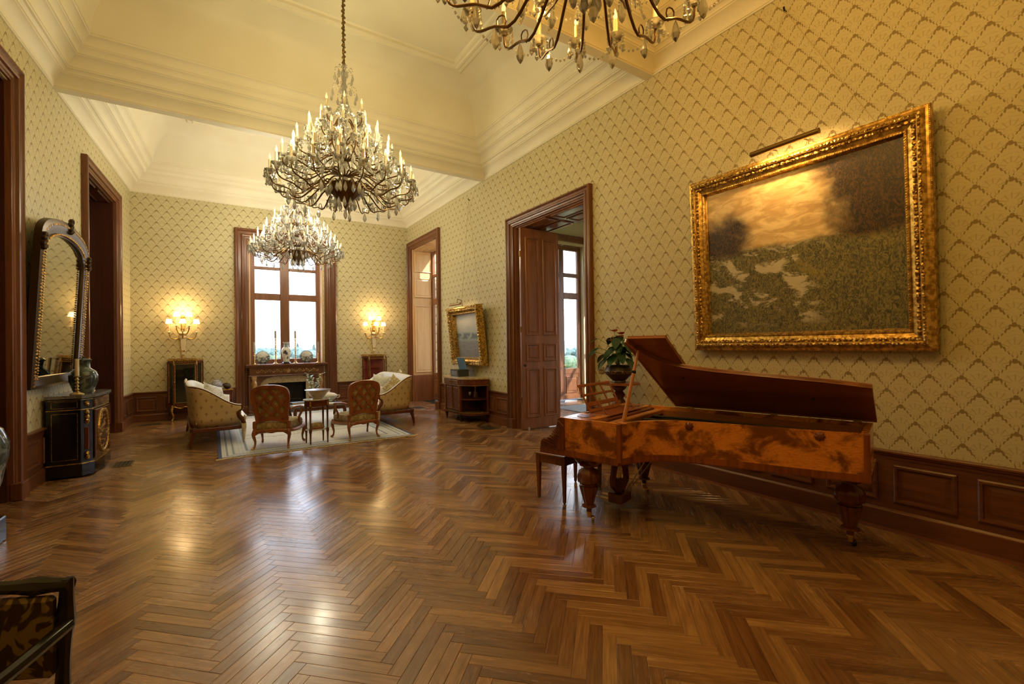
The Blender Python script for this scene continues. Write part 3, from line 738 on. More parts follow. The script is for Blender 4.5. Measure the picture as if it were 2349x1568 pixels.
MB().lathe([(.065,0),(.10,.005),(.11,.03),(.085,.04),(.07,.05)],8).build('vase_stand',BLACKW,V)
MB().lathe([(.06,0),(.075,.005),(.085,.08),(.105,.20),(.115,.30),(.105,.36),(.065,.395),(.055,.41),(.055,.49),(.062,.51),(.085,.525),(.082,.53),(.05,.50)],26).build('body',mat('painted porcelain',rough=.1,fn=vase_fn),V,True,loc=(0,0,.045))
def candlestick(label,x,y,z,h,cand,r=.06,group='brass candlesticks on the mantel',m_=BRASSP):
    C=thing('candlestick',label,'candlestick',(x,y,z),0,group)
    pr=[(r,0),(r*1.02,.008),(r*.85,.02),(r*.45,.035),(.012,.05)]
    n=int(h/.055)
    for k in range(n): zz=.055+k*(h-.08)/n; pr+=[(.014,zz),(.028-.0004*k,zz+.012),(.015,zz+.024)]
    pr+=[(.012,h-.03),(.035,h-.02),(.036,h-.012),(.016,h-.008),(.016,h)]
    MB().lathe(pr,14).build('stem',m_,C,True)
    MB().lathe([(.024,h-.008),(.024,h+cand),(.018,h+cand+.003)],12).build('candle',IVORY if z<1.2 else mat('drab candle',(.36,.31,.24),.6),C,True)
    return C
candlestick('very tall brass candlestick left of the painted vase on the mantel',1.40,YB-.15,1.271,.71,.17,.065)
candlestick('very tall brass candlestick right of the painted vase on the mantel',1.88,YB-.15,1.271,.71,.17,.065)
candlestick('short brass candlestick with cream candle at the left mantel corner',.89,YB-.28,1.271,.33,.25,.07)
candlestick('short brass candlestick with cream candle at the right mantel corner',2.44,YB-.28,1.271,.33,.25,.06)
# ---------------------------------------------------------------- rug
RX0,RX1,RY0,RY1=.06,3.20,8.30,13.05
def rug_fn(t):
    u,v,_=t.uv()
    e=t.mn(t.mn(u,RX1-RX0-u),t.mn(v,RY1-RY0-v))
    n=t.noise(t.coord('UV'),34,3,.7); n2=t.noise(t.coord('UV'),5,2)
    spk=t.ss(.59,.66,n)
    field=t.mix(spk*.95,t.mix(n2,(.74,.73,.73),(.84,.84,.86)),(.10,.11,.17))
    band=t.mx(t.ss(.018,.010,t.abs(e-.12)),t.mx(t.ss(.018,.01,t.abs(e-.21)),t.ss(.022,.014,t.abs(e-.40))))
    bc=t.mix(t.mx(t.ss(.5,.8,t.sin(u*60)*t.sin(v*60))*.6,spk*.5),(.66,.70,.73),(.22,.31,.44))
    c=t.mix(t.ss(.44,.43,e),field,bc); c=t.mix(band*.75,c,(.10,.16,.27)); c=t.mix(t.ss(.052,.045,e),c,(.022,.05,.19))
    wave=t.ss(.014,.007,t.abs(t.sin(u*22)*.02+v-1.52))+t.ss(.014,.007,t.abs(t.sin(u*22)*.02+v-1.90))
    return {'Base Color':t.mix(wave*t.ss(.44,.46,e),c,(.03,.035,.07)),'Roughness':.95}
rug=thing('rug','pale blue and ivory oriental rug with navy edge under the seats','rug',(RX0,RY0,0))
MB().box(0,0,.002,RX1-RX0,RY1-RY0,.014).build('rug_pile',mat('woven rug',fn=rug_fn,sheen=.2),rug,uv=lambda p:(p[0],p[1]))
fr=MB()
for end,y in ((-1,0),(1,RY1-RY0)):
    k=-.03
    while k<RX1-RX0+.03:
        w=rnd.uniform(.02,.05); l=rnd.uniform(.03,.055); z=rnd.uniform(.010,.024)
        fr.add([(k,y,.003),(k+w,y,.003),(k+w,y,.012),(k,y,.012),(k+rnd.uniform(-.01,.01),y+end*l,.002),(k+w,y+end*l*.9,.002),(k+w*.8,y+end*l,z*.6),(k+.2*w,y+end*l*.5,z)],[(3,2,1,0),(4,5,6,7),(0,1,5,4),(1,2,6,5),(2,3,7,6),(3,0,4,7)]); k+=w*.8
o=fr.build('fringe',mat('cream fringe',(.62,.52,.33),.9),rug); o['kind']='stuff'
RZ=.0145

# ---------------------------------------------------------------- canapes
def fleur_fn(base,ink):
    def fn(t):
        u,v,_=t.uv(); P=.15; Q=.12
        row=t.floor(v/Q); x=(t.fract(u/P+row*.5)-.5)*P; y=(t.fract(v/Q)-.5)*Q
        ax=t.abs(x)
        stem=t.ss(.006,.004,ax-(.03-t.abs(y))*.15)*t.ss(.032,.029,t.abs(y))
        wing=t.ss(.0045,.003,t.abs(t.sqrt((ax-.014)*(ax-.014)+(y-.0)*(y-.0))-.011))*t.ss(-.004,.0,y)
        bar=t.ss(.0035,.002,t.abs(y+.006))*t.ss(.02,.018,ax); foot=t.ss(.006,.004,t.abs(y+.022))*t.ss(.012,.010,ax)
        f=t.mx(t.mx(stem,wing),t.mx(bar,foot))
        return {'Base Color':t.mix(f*.75,base,ink)}
    return fn
CANE=mat('cream upholstery with lily motif',rough=.8,fn=fleur_fn((.66,.50,.27),(.24,.13,.06)))
SILK=mat('pale silk',(.74,.74,.73),.38,sheen=.3)
def stripe_fn(t):
    v=t.coord('Object'); x,y,z=t.xyz(v); s_=t.ss(.2,.8,t.sin(y*70)); return {'Base Color':t.mix(s_,(.72,.73,.74),(.80,.80,.79))}
SILKS=mat('striped pale silk',rough=.36,fn=stripe_fn)
TRIMG=mat('ivory and gilt paint',(.62,.50,.27),.35,.2)
def make_sofa(label):
    S=thing('sofa',label,'sofa',(0,0,0),0,'pair of facing settees')
    hl=1.05
    plan=[(.34,-hl),(.10,-hl-.01),(-.12,-hl),(-.28,-hl+.02),(-.37,-hl+.10),(-.41,-hl+.24),(-.43,-.5),(-.44,0),(-.43,.5),(-.41,hl-.24),(-.37,hl-.10),(-.28,hl-.02),(-.12,hl),(.10,hl+.01),(.34,hl)]
    plan=spline(plan,4)
    def toph(x): 
        t_=max(0,min(1,(.34-x)/.72)); return .66+.36*(t_*t_*(3-2*t_))
    rings=[];acc=[0]
    for i,(x,y) in enumerate(plan):
        a=Vector(plan[max(0,i-1)]); b=Vector(plan[min(len(plan)-1,i+1)]); tn=(b-a).normalized(); nrm=Vector((-tn.y,tn.x)); 
        if nrm.dot(Vector((x+.0,y*.5)))<0 and False: nrm=-nrm
        nrm=Vector((tn.y,-tn.x))                        # outward for this winding
        if nrm.dot(Vector((x-.1,y)))<0: nrm=-nrm
        h=toph(x); 
        def P(off,z): q=Vector((x,y))+nrm*off; return (q.x,q.y,z)
        rings.append([P(-.05,.30),P(-.02,.45),P(.015,h-.10),P(.03,h-.03),P(.022,h),P(-.01,h+.02),P(-.05,h+.01),P(-.075,h-.04),P(-.10,h-.18),P(-.12,.42)])
        if i: acc.append(acc[-1]+(Vector(plan[i])-Vector(plan[i-1])).length)
    n=10
    for nm,lo,hi,m_ in (('outer_shell',0,4,CANE),('inner_back',4,9,SILK)):
        mb=MB(); mb.loft([r[lo:hi+1] for r in rings],closed=False); k=hi-lo+1
        me_=bpy.data.meshes.new(nm); me_.from_pydata(mb.v,[],mb.f); ul=me_.uv_layers.new(name='uv')
        for lp in me_.loops: ul.data[lp.index].uv=(acc[lp.vertex_index//k],mb.v[lp.vertex_index][2])
        me_.shade_smooth(); o=ob(nm,me_,m_,S); sol=o.modifiers.new('thick','SOLIDIFY'); sol.thickness=.012
    MB().tube([r[4] for r in rings],.011,6).build('trim_cord',MAHOG,S,True)
    for s_ in (-1,1):
        e=rings[0] if s_<0 else rings[-1]; y=s_*hl
        MB().add([e[0],e[1],e[2],e[3],e[4],e[5],e[6],e[7],e[8],e[9]],[tuple(range(10))]).build('arm_front',CANE,S)
        pth=spline([(.345,y,.665),(.35,y,.60),(.30,y,.54),(.31,y,.47),(.36,y,.40),(.385,y,.32)],4)
        MB().tube(pth,[.030,.030,.028,.026,.026,.026,.026,.028,.028,.030,.032,.034,.036,.038,.038,.036,.034,.034,.034,.034,.034],8).build('arm_post',MAHOG,S,True)
        MB().ball((.395,y,.41),.03,8,6,.7,.8,2.4).build('gilt_leaf',TRIMG,S,True)
        MB().cbox(.34,y-.035,.235,.42,y+.035,.33,.008).build('corner_block',TRIMG,S)
        MB().lathe([(.012,0),(.018,.02),(.020,.03),(.032,.15),(.040,.165),(.028,.18),(.042,.20),(.036,.225),(.036,.24)],12,(.38,y,0)).build('leg',TRIMG if s_ else MAHOG,S,True)
        MB().loft([[(x_-w,y*.96-w,z),(x_+w,y*.96-w,z),(x_+w,y*.96+w,z),(x_-w,y*.96+w,z)] for x_,w,z in ((-.42,.018,-.0145),(-.40,.022,.10),(-.37,.03,.22),(-.37,.03,.27))]).build('leg',MAHOG,S)
    mb=MB().cbox(.34,-hl-.02,.235,.40,hl+.02,.31,.01); mb.cbox(-.42,-hl+.03,.24,-.36,hl-.03,.31,.01); mb.cbox(-.38,-hl-.03,.235,.38,-hl+.04,.30,.01); mb.cbox(-.38,hl-.04,.235,.38,hl+.03,.30,.01); mb.build('seat_rail',MAHOG,S)
    MB().cbox(-.34,-hl+.12,.29,.36,hl-.12,.36,.02).build('seat_platform',CANE,S,uv=lambda p:(p[1],p[2]))
    cs=[]
    for i in range(13):
        v=-hl+.09+i*(2*hl-.18)/12; e=1-abs(i/6-1)**8*.5
        cs.append([(-.33,v,.37),(.38,v,.37),(.43,v,.40),(.44,v,.45),(.40,v,.37+.145*e),(.20,v,.37+.165*e),(-.10,v,.37+.155*e),(-.33,v,.37+.12*e)])
    MB().loft(cs).build('seat_cushion',SILKS,S,True)
    for k in range(8): MB().ball((-.325,-.7+k*.2,.74+.04*(k%2)),.014,8,5).build('tuft_button',SILK,S,True)
    MB().ball((-.46,0,1.06),.07,10,6,.35,1.9,.7).ball((-.45,0,1.09),.04,8,5,.6,1,1).build('crest',TRIMG,S,True)
    return S
sL=make_sofa('cream and silk settee on the left, its side and two cushions toward us'); sL.location=(.02,10.63,RZ); sL.rotation_euler=(0,0,.06)
sR=copy_tree(sL); sR['label']='cream and silk settee on the right, holding three cushions, near the bright window'; sR.location=(3.30,10.62,RZ); sR.rotation_euler=(0,0,PI-.02)
def pillow_mesh(w,h,t):
    N=10; V=[];F=[]
    for sgn in (1,-1):
        for i in range(N+1):
            for j in range(N+1):
                a=2*i/N-1; b=2*j/N-1; k=(max(0,1-a*a)*max(0,1-b*b))**.42
                e=1-.10*(1-abs(a)**3)*abs(b)**3; e2=1-.10*(1-abs(b)**3)*abs(a)**3
                V.append((w/2*a*e2,sgn*t/2*k,h/2*b*e))
    n=(N+1)**2
    for s_ in (0,1):
        for i in range(N):
            for j in range(N): q=[s_*n+i*(N+1)+j,s_*n+(i+1)*(N+1)+j,s_*n+(i+1)*(N+1)+j+1,s_*n+i*(N+1)+j+1]; F.append(tuple(q if s_==0 else q[::-1]))
    return MB().add(V,F)
def damask_fn(a,b,sc_):
    def fn(t):
        v=t.coord('Object'); n=t.noise(t.scl(v,(1,.2,1)),sc_,2,.5,1.8); return {'Base Color':t.mix(t.ss(.52,.56,n),a,b)}
    return fn
GOLDF=mat('gold brocade cushion',rough=.45,fn=damask_fn((.38,.28,.10),(.62,.54,.34),13))
WHITEF=mat('white brocade cushion',rough=.5,fn=damask_fn((.62,.60,.52),(.44,.43,.36),15))
IVF=mat('ivory cushion',(.60,.54,.46),.6)
def cushion(label,loc,w,h,t,rz,tilt,roll,m_,group):
    mb=pillow_mesh(w,h,t); mb.xf(Matrix.Rotation(rz,4,'Z')@Matrix.Rotation(tilt,4,'X')@Matrix.Rotation(roll,4,'Y'))
    return tag(mb.build('cushion',m_,None,True,loc=loc),label,'cushion',group)
cushion('gold square cushion lying lowest against the left settee arm',(-.15,9.93,.80),.38,.36,.15,.75,-.35,.45,GOLDF,'cushions on the left settee')
cushion('large white brocade cushion leaning on the left settee',(.02,10.12,.83),.46,.46,.15,.95,-.40,.35,WHITEF,'cushions on the left settee')
cushion('white cushion with gold back standing farthest on the right settee',(3.30,10.75,.80),.48,.46,.15,-.8,-.3,.15,WHITEF,'cushions on the right settee')
cushion('small ivory cushion in the middle of the right settee',(3.24,10.36,.66),.30,.26,.13,-.8,-.3,.1,IVF,'cushions on the right settee')
cushion('gold brocade cushion nearest the arm of the right settee',(3.42,10.10,.80),.42,.42,.15,-.8,-.3,.6,GOLDF,'cushions on the right settee')

# ---------------------------------------------------------------- lattice-back armchairs, seen from behind
def tap_fn(t):
    v=t.coord('Object'); n=t.noise(v,16,3,.6,.8); n2=t.vor(v,22)
    c=t.mix(t.ss(.48,.56,n),(.30,.235,.12),(.46,.38,.21)); return {'Base Color':t.mix(t.ss(.16,.08,n2)*.8,c,(.06,.05,.07)),'Roughness':.85}
TAP=mat('floral tapestry',fn=tap_fn)
def make_chair(label):
    C=thing('armchair',label,'armchair',(0,0,0),0,'pair of lattice-back armchairs')
    # back outline in local x (width) and height, tilted back (towards -y)
    def outline(o):
        return [(x*(1) , z) for x,z in spline([(-.245+o,.44+o*.9),(-.265+o,.62),(-.295+o,.80),(-.300+o,.93),(-.255+o*.9,1.03-o*.7),(-.13,1.075-o),(0,1.085-o),(.13,1.075-o),(.255-o*.9,1.03-o*.7),(.300-o,.93),(.295-o,.80),(.265-o,.62),(.245-o,.44+o*.9),(.12,.46+o*1.1),(0,.475+o*1.1),(-.12,.46+o*1.1),(-.245+o,.44+o*.9)],4)[:-1]]
    T=Matrix.Translation((0,-.24,.44))@Matrix.Rotation(.17,4,'X')@Matrix.Translation((0,0,-.44))
    out,inn=outline(0),outline(.062)
    n=len(out); mb=MB()
    rings=[[(p[0],-.022,p[1]) for p in out],[(p[0]*1.01,-.006,p[1]) for p in out],[(p[0]*1.01,.006,p[1]) for p in out],[(p[0],.022,p[1]) for p in out],[(p[0],.020,p[1]) for p in inn],[(p[0],-.018,p[1]) for p in inn]]
    rings.append(rings[0]); mb.loft(rings,cap=False); mb.xf(T); mb.build('back_frame',BEECH,C,True)
    mid=outline(.05); MB().add([(p[0],.010,p[1]) for p in mid],[tuple(range(len(mid)))]).add([(p[0],.024,p[1]) for p in mid],[tuple(range(len(mid)))]).xf(T).build('back_panel',TAP,C)
    poly=[Vector(p) for p in outline(.058)]; N=len(poly)
    def clip(p,d):
        ts=[]
        for i in range(N):
            a,b=poly[i],poly[(i+1)%N]; e=b-a; den=d.x*e.y-d.y*e.x
            if abs(den)<1e-9: continue
            w=a-p; t_=(w.x*e.y-w.y*e.x)/den; s_=(w.x*d.y-w.y*d.x)/den
            if 0<=s_<1: ts.append(t_)
        return (min(ts),max(ts)) if len(ts)>=2 else None
    for sg in (-1,1):
        for off in (-.34,-.17,.0,.17,.34):
            d=Vector((sg*.62,.785)).normalized(); p=Vector((off,.775)); r=clip(p,d)
            if not r or r[1]-r[0]<.06: continue
            a=p+d*r[0]; b=p+d*r[1]; q=Vector((-d.y,d.x))*.020; y=-.016 if sg>0 else -.013
            m2=MB(); m2.loft([[(a+q).x,0,0]] and [[((a+q).x,y,(a+q).y),((a-q).x,y,(a-q).y),((a-q).x,.008,(a-q).y),((a+q).x,.008,(a+q).y)],[((b+q).x,y,(b+q).y),((b-q).x,y,(b-q).y),((b-q).x,.008,(b-q).y),((b+q).x,.008,(b+q).y)]]); m2.xf(T); m2.build('lattice_bar',BEECH,C)
    # seat
    seat=[]
    for z,k in ((.305,.93),(.335,.99),(.40,1.0),(.44,.96),(.465,.82),(.478,.5)):
        seat.append([(x*k,(y-.02)*k+.02,z) for x,y in ((-.27,-.25),(-.32,.05),(-.34,.26),(-.18,.31),(0,.32),(.18,.31),(.34,.26),(.32,.05),(.27,-.25),(0,-.26))])
    MB().loft(seat).build('seat',TAP,C,True)
    rail=MB()
    rp=[(-.275,-.255),(-.33,.05),(-.35,.27),(-.18,.325),(0,.335),(.18,.325),(.35,.27),(.33,.05),(.275,-.255),(0,-.265)]
    rr=spline([(x,y,.300+.014*math.cos(i*2.2)) for i,(x,y) in enumerate(rp+[rp[0]])],4)
    rail.tube(rr,.026,6,sq=(1,1.25)); rail.build('seat_rail',BEECH,C,True)
    MB().tube(spline([(-.26,-.262,.25),(-.14,-.268,.315),(0,-.27,.285),(.14,-.268,.315),(.26,-.262,.25)],5),.022,6).build('apron',BEECH,C,True)
    for x,y,s_ in ((-.255,-.255,-1),(.255,-.255,-1),(-.33,.26,1),(.33,.26,1)):
        ox=.02 if x>0 else -.02; oy=.05*s_
        MB().tube(spline([(x,y,.33),(x+ox*1.2,y+oy*.5,.25),(x+ox*.2,y+oy*.1,.13),(x+ox*.3,y+oy*.5,.05),(x+ox*1.2,y+oy*1.3,.012)],5),[.034,.034,.033,.032,.031,.029,.027,.025,.023,.021,.019,.017,.016,.016,.017,.018,.019,.020,.020,.018,.012],8).build('leg',BEECH,C,True)
        MB().ball((x+ox*1.2,y+oy*1.3,.022),.020,8,5).build('gilt_toe',GILT,C,True)
    for s_ in (-1,1):
        MB().tube(spline([(s_*.285,-.25,.655),(s_*.33,-.12,.67),(s_*.355,.02,.665),(s_*.365,.12,.65),(s_*.355,.17,.62)],5),[.020]*16+[.024,.026,.027,.024,.018],8).build('arm',BEECH,C,True)
        MB().tube(spline([(s_*.36,.13,.645),(s_*.37,.10,.57),(s_*.335,.08,.48),(s_*.325,.10,.38)],5),.021,8).build('arm_support',BEECH,C,True)
        MB().cbox(s_*.265-.025,-.29,.34,s_*.265+.025,-.22,.47,.01).build('back_post',BEECH,C)
    return C
c1=make_chair('lattice-back fruitwood armchair at the left, seen from behind on the rug'); c1.location=(.92,8.80,RZ); c1.rotation_euler=(0,0,-.42)
c2=copy_tree(c1); c2['label']='lattice-back fruitwood armchair at the right, seen from behind before the right settee'; c2.location=(2.25,8.74,RZ); c2.rotation_euler=(0,0,.17)

# ---------------------------------------------------------------- small oval table with bowl
tb=thing('side_table','small oval mahogany side table with marble top between the armchairs','table',(1.53,8.64,RZ))
MB().lathe([(.185,.755),(.20,.757),(.205,.768),(.20,.778),(.002,.780)],28,sx=1.1,sy=.8).build('marble_top',MARBW,tb,True)
MB().lathe([(.17,.645),(.185,.648),(.185,.745),(.19,.755)],28,sx=1.1,sy=.8).build('drawer_apron',MAHOGX,tb,True)
for k in range(4):
    a=PI/4+k*PI/2+.12; x,y=.185*1.1*math.cos(a),.185*.8*math.sin(a)
    MB().lathe([(.009,0),(.012,.02),(.018,.19),(.022,.20),(.026,.23),(.022,.26),(.014,.27),(.017,.58),(.022,.60),(.014,.615),(.024,.65),(.024,.75)],10,(x,y,0)).build('leg',MAHOG,tb,True)
    MB().box(x-.012,y-.030,.66,x+.012,y-.022,.74).build('gilt_mount',GILT,tb)
MB().lathe([(.002,.235),(.17,.236),(.175,.245),(.17,.252),(.002,.253)],24,sx=1.1,sy=.8).build('lower_shelf',MARBW,tb,True)
bw=thing('porcelain_bowl','large white porcelain basin with painted flowers on the oval table','bowl',(1.55,8.64,RZ+.781))
def bowl_fn(t):
    v=t.coord('Object'); x,y,z=t.xyz(v); n=t.noise(v,22,2); f=t.ss(.60,.66,n)*t.ss(.03,.05,z)*t.ss(.10,.085,z); return {'Base Color':t.mix(f,(.66,.63,.52),(.07,.06,.05))}
MB().lathe([(.075,0),(.09,.002),(.085,.012),(.11,.035),(.15,.085),(.185,.135),(.215,.150),(.215,.157),(.18,.145),(.14,.09),(.10,.045),(.002,.03)],30).build('basin',mat('flowered porcelain',rough=.12,fn=bowl_fn),bw,True)
MB().lathe([(.216,.150),(.219,.153),(.216,.158)],30).build('gilt_rim',mat('dark rim line',(.12,.08,.06),.3),bw,True)
pk=thing('tapestry_box','small flowered box with wooden base on the lower shelf of the oval table','box',(1.53,8.62,RZ+.2535))
MB().cbox(-.10,-.07,0,.10,.07,.035,.006).build('wooden_base',BEECH,pk)
MB().loft([[(-.09*k,-.06*k,z),(.09*k,-.06*k,z),(.09*k,.06*k,z),(-.09*k,.06*k,z)] for k,z in ((.9,.035),(1,.05),(1,.08),(.85,.10),(.5,.108))]).build('padded_top',TAP,pk,True)

# ---------------------------------------------------------------- glass coffee table and what lies on it
ct=thing('coffee_table','low glass-topped coffee table with dark carved legs between the settees','table',(1.90,10.75,RZ))
TEAL=pane_mat('thick table glass',(.80,.93,.90),.12)
MB().cbox(-.56,-.52,.425,.56,.52,.445,.004).build('glass_top',TEAL,ct)
MB().cbox(-.50,-.46,.36,.50,-.42,.42,.006).cbox(-.50,.42,.36,.50,.46,.42,.006).cbox(-.50,-.42,.36,-.46,.42,.42,.006).cbox(.46,-.42,.36,.50,.42,.42,.006).build('frame',MAHOG,ct)
for x in (-.47,.47):
    for y in (-.43,.43): MB().tube(spline([(x,y,.42),(x*1.05,y*1.05,.30),(x*.98,y*.98,.14),(x*1.06,y*1.06,.03),(x*1.1,y*1.1,.012)],4),[.036]*5+[.03]*4+[.022]*4+[.026]*3+[.018],8).build('leg',MAHOG,ct,True)
tz=RZ+.4455
def book(label,x,y,z,w,d,h,rz,c):
    B=thing('book',label,'book',(x,y,z),rz,'books on the glass table')
    MB().box(-w/2+.006,-d/2+.006,.004,w/2-.002,d/2-.006,h-.004).build('pages',IVORY,B)
    MB().cbox(-w/2,-d/2,0,w/2,d/2,.004,.0012).cbox(-w/2,-d/2,h-.004,w/2,d/2,h,.0012).box(-w/2,-d/2,0,-w/2+.005,d/2,h).build('cover',mat('cover '+label[:18],c,.4),B)
book('large pale book on the left of the glass table',1.54,10.46,tz,.34,.26,.03,.2,(.55,.58,.57)); book('white book in front on the right of the glass table',2.20,10.46,tz,.30,.24,.025,-.3,(.70,.70,.68)); book('dark book at the back left of the glass table',1.58,11.02,tz,.32,.24,.035,.1,(.05,.06,.07))
tu=thing('porcelain_tureen','white lidded porcelain tureen behind the basin on the glass table','tureen',(2.22,11.05,tz))
MB().lathe([(.06,0),(.07,.005),(.06,.02),(.12,.06),(.155,.11),(.16,.13),(.15,.135)],22,sx=1.2).build('pot',PORC,tu,True)
MB().lathe([(.155,.135),(.15,.15),(.10,.185),(.03,.205),(.012,.215),(.022,.235),(.002,.25)],22,sx=1.2).build('lid',PORC,tu,True)
for s_ in (-1,1): MB().tube(spline([(s_*.18,0,.12),(s_*.23,0,.13),(s_*.22,0,.08),(s_*.17,0,.07)],4),.010,6).build('handle',PORC,tu,True)
# flowering plant
LEAF=mat('fresh leaf',(.09,.23,.035),.38,sub=.0)
DLEAF=mat('dark waxy leaf',(.018,.055,.022),.25)
def leaf(mb,base,dirv,L,w,droop=.3,fold=.15):
    d=Vector(dirv).normalized(); s_=d.cross(Vector((0,0,1))); s_=s_.normalized() if s_.length>.01 else Vector((1,0,0)); u=s_.cross(d)
    N=7; V=[];F=[]
    for i in range(N+1):
        t_=i/N; c=Vector(base)+d*L*t_-Vector((0,0,1))*droop*L*t_*t_; ww=w*math.sin(PI*min(1,t_*.93+.07))**.8*(1.25-.5*t_)/2
        V+=[tuple(c-s_*ww+u*fold*ww),tuple(c),tuple(c+s_*ww+u*fold*ww)]
    for i in range(N): F+=[(3*i,3*i+1,3*i+4,3*i+3),(3*i+1,3*i+2,3*i+5,3*i+4)]
    return mb.add(V,F)
fp=thing('flowering_plant','white-flowered plant in a terracotta pot on the glass table','plant',(1.84,10.80,tz))
def terra(t):
    n=t.noise(t.coord('Object'),20,3); return {'Base Color':t.mix(n,(.26,.075,.03),(.44,.17,.08))}
MB().lathe([(.055,0),(.06,.004),(.075,.12),(.08,.125),(.083,.16),(.078,.16),(.072,.13),(.002,.13)],18).build('pot',mat('terracotta',rough=.75,fn=terra),fp,True)
FLW=mat('white blossom',(.75,.74,.76),.6)
for k,(dx,dy,h) in enumerate(((-.05,.0,.58),(.10,.02,.52),(-.02,.05,.46),(.05,-.04,.40))):
    P=spline([(dx*.2,dy*.2,.12),(dx*.8,dy,.12+h*.45),(dx*1.8,dy*1.4,.12+h)],5); MB().tube(P,.005,5).build('stem',LEAF,fp)
    for j in range(3,11):
        p=P[min(j,10)]; a=j*2.4+k; mb=MB(); leaf(mb,p,(math.cos(a),math.sin(a),.55),rnd.uniform(.10,.17),.040,.25); mb.build('leaf',LEAF,fp,True)
        if 3<j<10:
            for q in range(2): MB().ball((p[0]+rnd.uniform(-.055,.055),p[1]+rnd.uniform(-.05,.05),p[2]+rnd.uniform(-.03,.04)),.020,6,4,1,1,.8).build('blossom',FLW,fp)

# ---------------------------------------------------------------- console table with jar behind the left settee
cs_=thing('console_table','small gilt-mounted console table by the back wall behind the left settee','table',(.16,13.42,0))
MB().cbox(-.26,-.18,.68,.26,.20,.70,.006).build('top',MAHOGX,cs_); MB().box(-.24,-.16,.58,.24,.18,.68).build('apron',MAHOGX,cs_)
for x in (-.23,.23):
    for y in (-.14,.16): MB().lathe([(.012,0),(.02,.30),(.022,.56),(.03,.60),(.03,.66)],8,(x,y,0)).build('leg',MAHOG,cs_,True)
MB().box(-.265,-.188,.672,.265,-.18,.698).build('gilt_edge',GILT,cs_)
def lace(t):
    n=t.vor(t.coord('Object'),55); return {'Base Color':t.mix(t.ss(.2,.5,n),(.72,.71,.72),(.30,.31,.38))}
jr=thing('lidded_jar','white latticed porcelain lidded jar on the console table','jar',(.08,13.38,.7005))
MB().lathe([(.05,0),(.06,.004),(.075,.02),(.115,.08),(.12,.12),(.10,.17),(.08,.185)],22).build('body',mat('latticed porcelain',rough=.25,fn=lace),jr,True); MB().lathe([(.085,.185),(.09,.195),(.07,.215),(.02,.235),(.012,.24),(.024,.255),(.002,.275)],22).build('lid',mat('latticed porcelain lid',rough=.25,fn=lace),jr,True)
sh=MB(); sh.ball((0,0,.06),.075,12,7,1.1,.7,.85).tube(spline([(-.07,0,.06),(-.085,0,.11),(-.02,0,.135),(.05,0,.10)],4),.018,6)
tag(sh.build('carved_shell',mat('brown carved horn',(.06,.028,.014),.3),None,True,loc=(.30,13.38,.7005)),'dark brown carved shell beside the white jar on the console','ornament')

# ---------------------------------------------------------------- display cabinets (vitrines)
def make_vitrine(label,x0,inner):
    Vt=thing('display_cabinet',label,'display cabinet',(x0,YB-.055,0),0,'glazed gilt-mounted display cabinets')
    plan=[(-.34,0),(-.34,-.14),(-.22,-.33),(.22,-.33),(.34,-.14),(.34,0)]
    sc_=lambda k:[(x*k,y*k if y<0 else y) for x,y in plan]
    MB().prism(sc_(1.03),.33,.40).build('base',MAHOG,Vt); MB().prism(sc_(1.0),1.36,1.42).build('frieze',MAHOG,Vt)
    MB().prism(sc_(1.06),1.42,1.45).prism(sc_(1.03),1.45,1.47).build('gilt_cornice',GILT,Vt); MB().prism(sc_(1.0),1.47,1.485).build('marble_top',MARBY,Vt)
    mb=MB()
    for k in range(15): mb.ball((-.21+k*.03,-.338,1.39),.012,6,4)
    mb.build('gilt_frieze_ornament',GILT,Vt)
    MB().box(-.33,-.015,.40,.33,-.005,1.36).build('back_panel',inner,Vt); MB().prism(sc_(.97),.40,.41).build('floor_board',inner,Vt)
    for x,y in plan[1:5]: MB().cbox(x-.018,y-.014,.36,x+.018,y+.018,1.40,.004).build('post',MAHOG,Vt)
    for z in (.72,1.04): MB().prism(sc_(.95),z,z+.008).build('glass_shelf',TEAL,Vt)
    MB().prism([(-.195,.43),(.195,.43),(.195,1.345),(-.195,1.345)],-.332,-.328,'y').build('pane',PANE,Vt)
    sweep(MB(lambda p:(p[0],-.335-p[1],p[2])),-.205,.205,.42,1.355,[(0,0),(0,.012),(.014,.012),(.014,0)],True).build('door_frame',GILT,Vt)
    for s_ in (-1,1):
        a=Vector((s_*.34,-.14,0)); b=Vector((s_*.22,-.33,0)); MB().add([(a.x,a.y,.43),(b.x,b.y,.43),(b.x,b.y,1.345),(a.x,a.y,1.345)],[(0,1,2,3)]).build('pane',PANE,Vt)
        for p in (a+(b-a)*.14,a+(b-a)*.86): MB().box(p.x-.006,p.y-.008,.42,p.x+.006,p.y+.004,1.355).build('gilt_fillet',GILT,Vt)
        MB().ball((s_*.22,-.35,1.36),.018,8,5,1,.6,3.2).build('gilt_mount',GILT,Vt,True)
        for x,y in ((.30,-.04),(.235,-.30)):
            MB().tube(spline([(s_*x,y,.36),(s_*(x+.03),y-.03,.24),(s_*x,y,.10),(s_*(x+.03),y-.03,.012)],5),[.030]*5+[.024]*5+[.016]*6,7).build('leg',GILT if x<.3 else MAHOG,Vt,True)
    MB().tube(spline([(-.22,-.345,.34),(-.10,-.35,.30),(0,-.35,.33),(.10,-.35,.30),(.22,-.345,.34)],5),.012,6).build('gilt_apron',GILT,Vt,True)
    MB().ball((-.205,-.352,.92),.014,8,5).build('key',GILT,Vt,True)
    return Vt
make_vitrine('glazed gilt-mounted cabinet with dark inside, left of the window',-.55,mat('dark green velvet',(.012,.014,.009),.9))
make_vitrine('glazed gilt-mounted cabinet with red inside, right of the window',4.02,mat('crimson lining',(.30,.022,.016),.7))
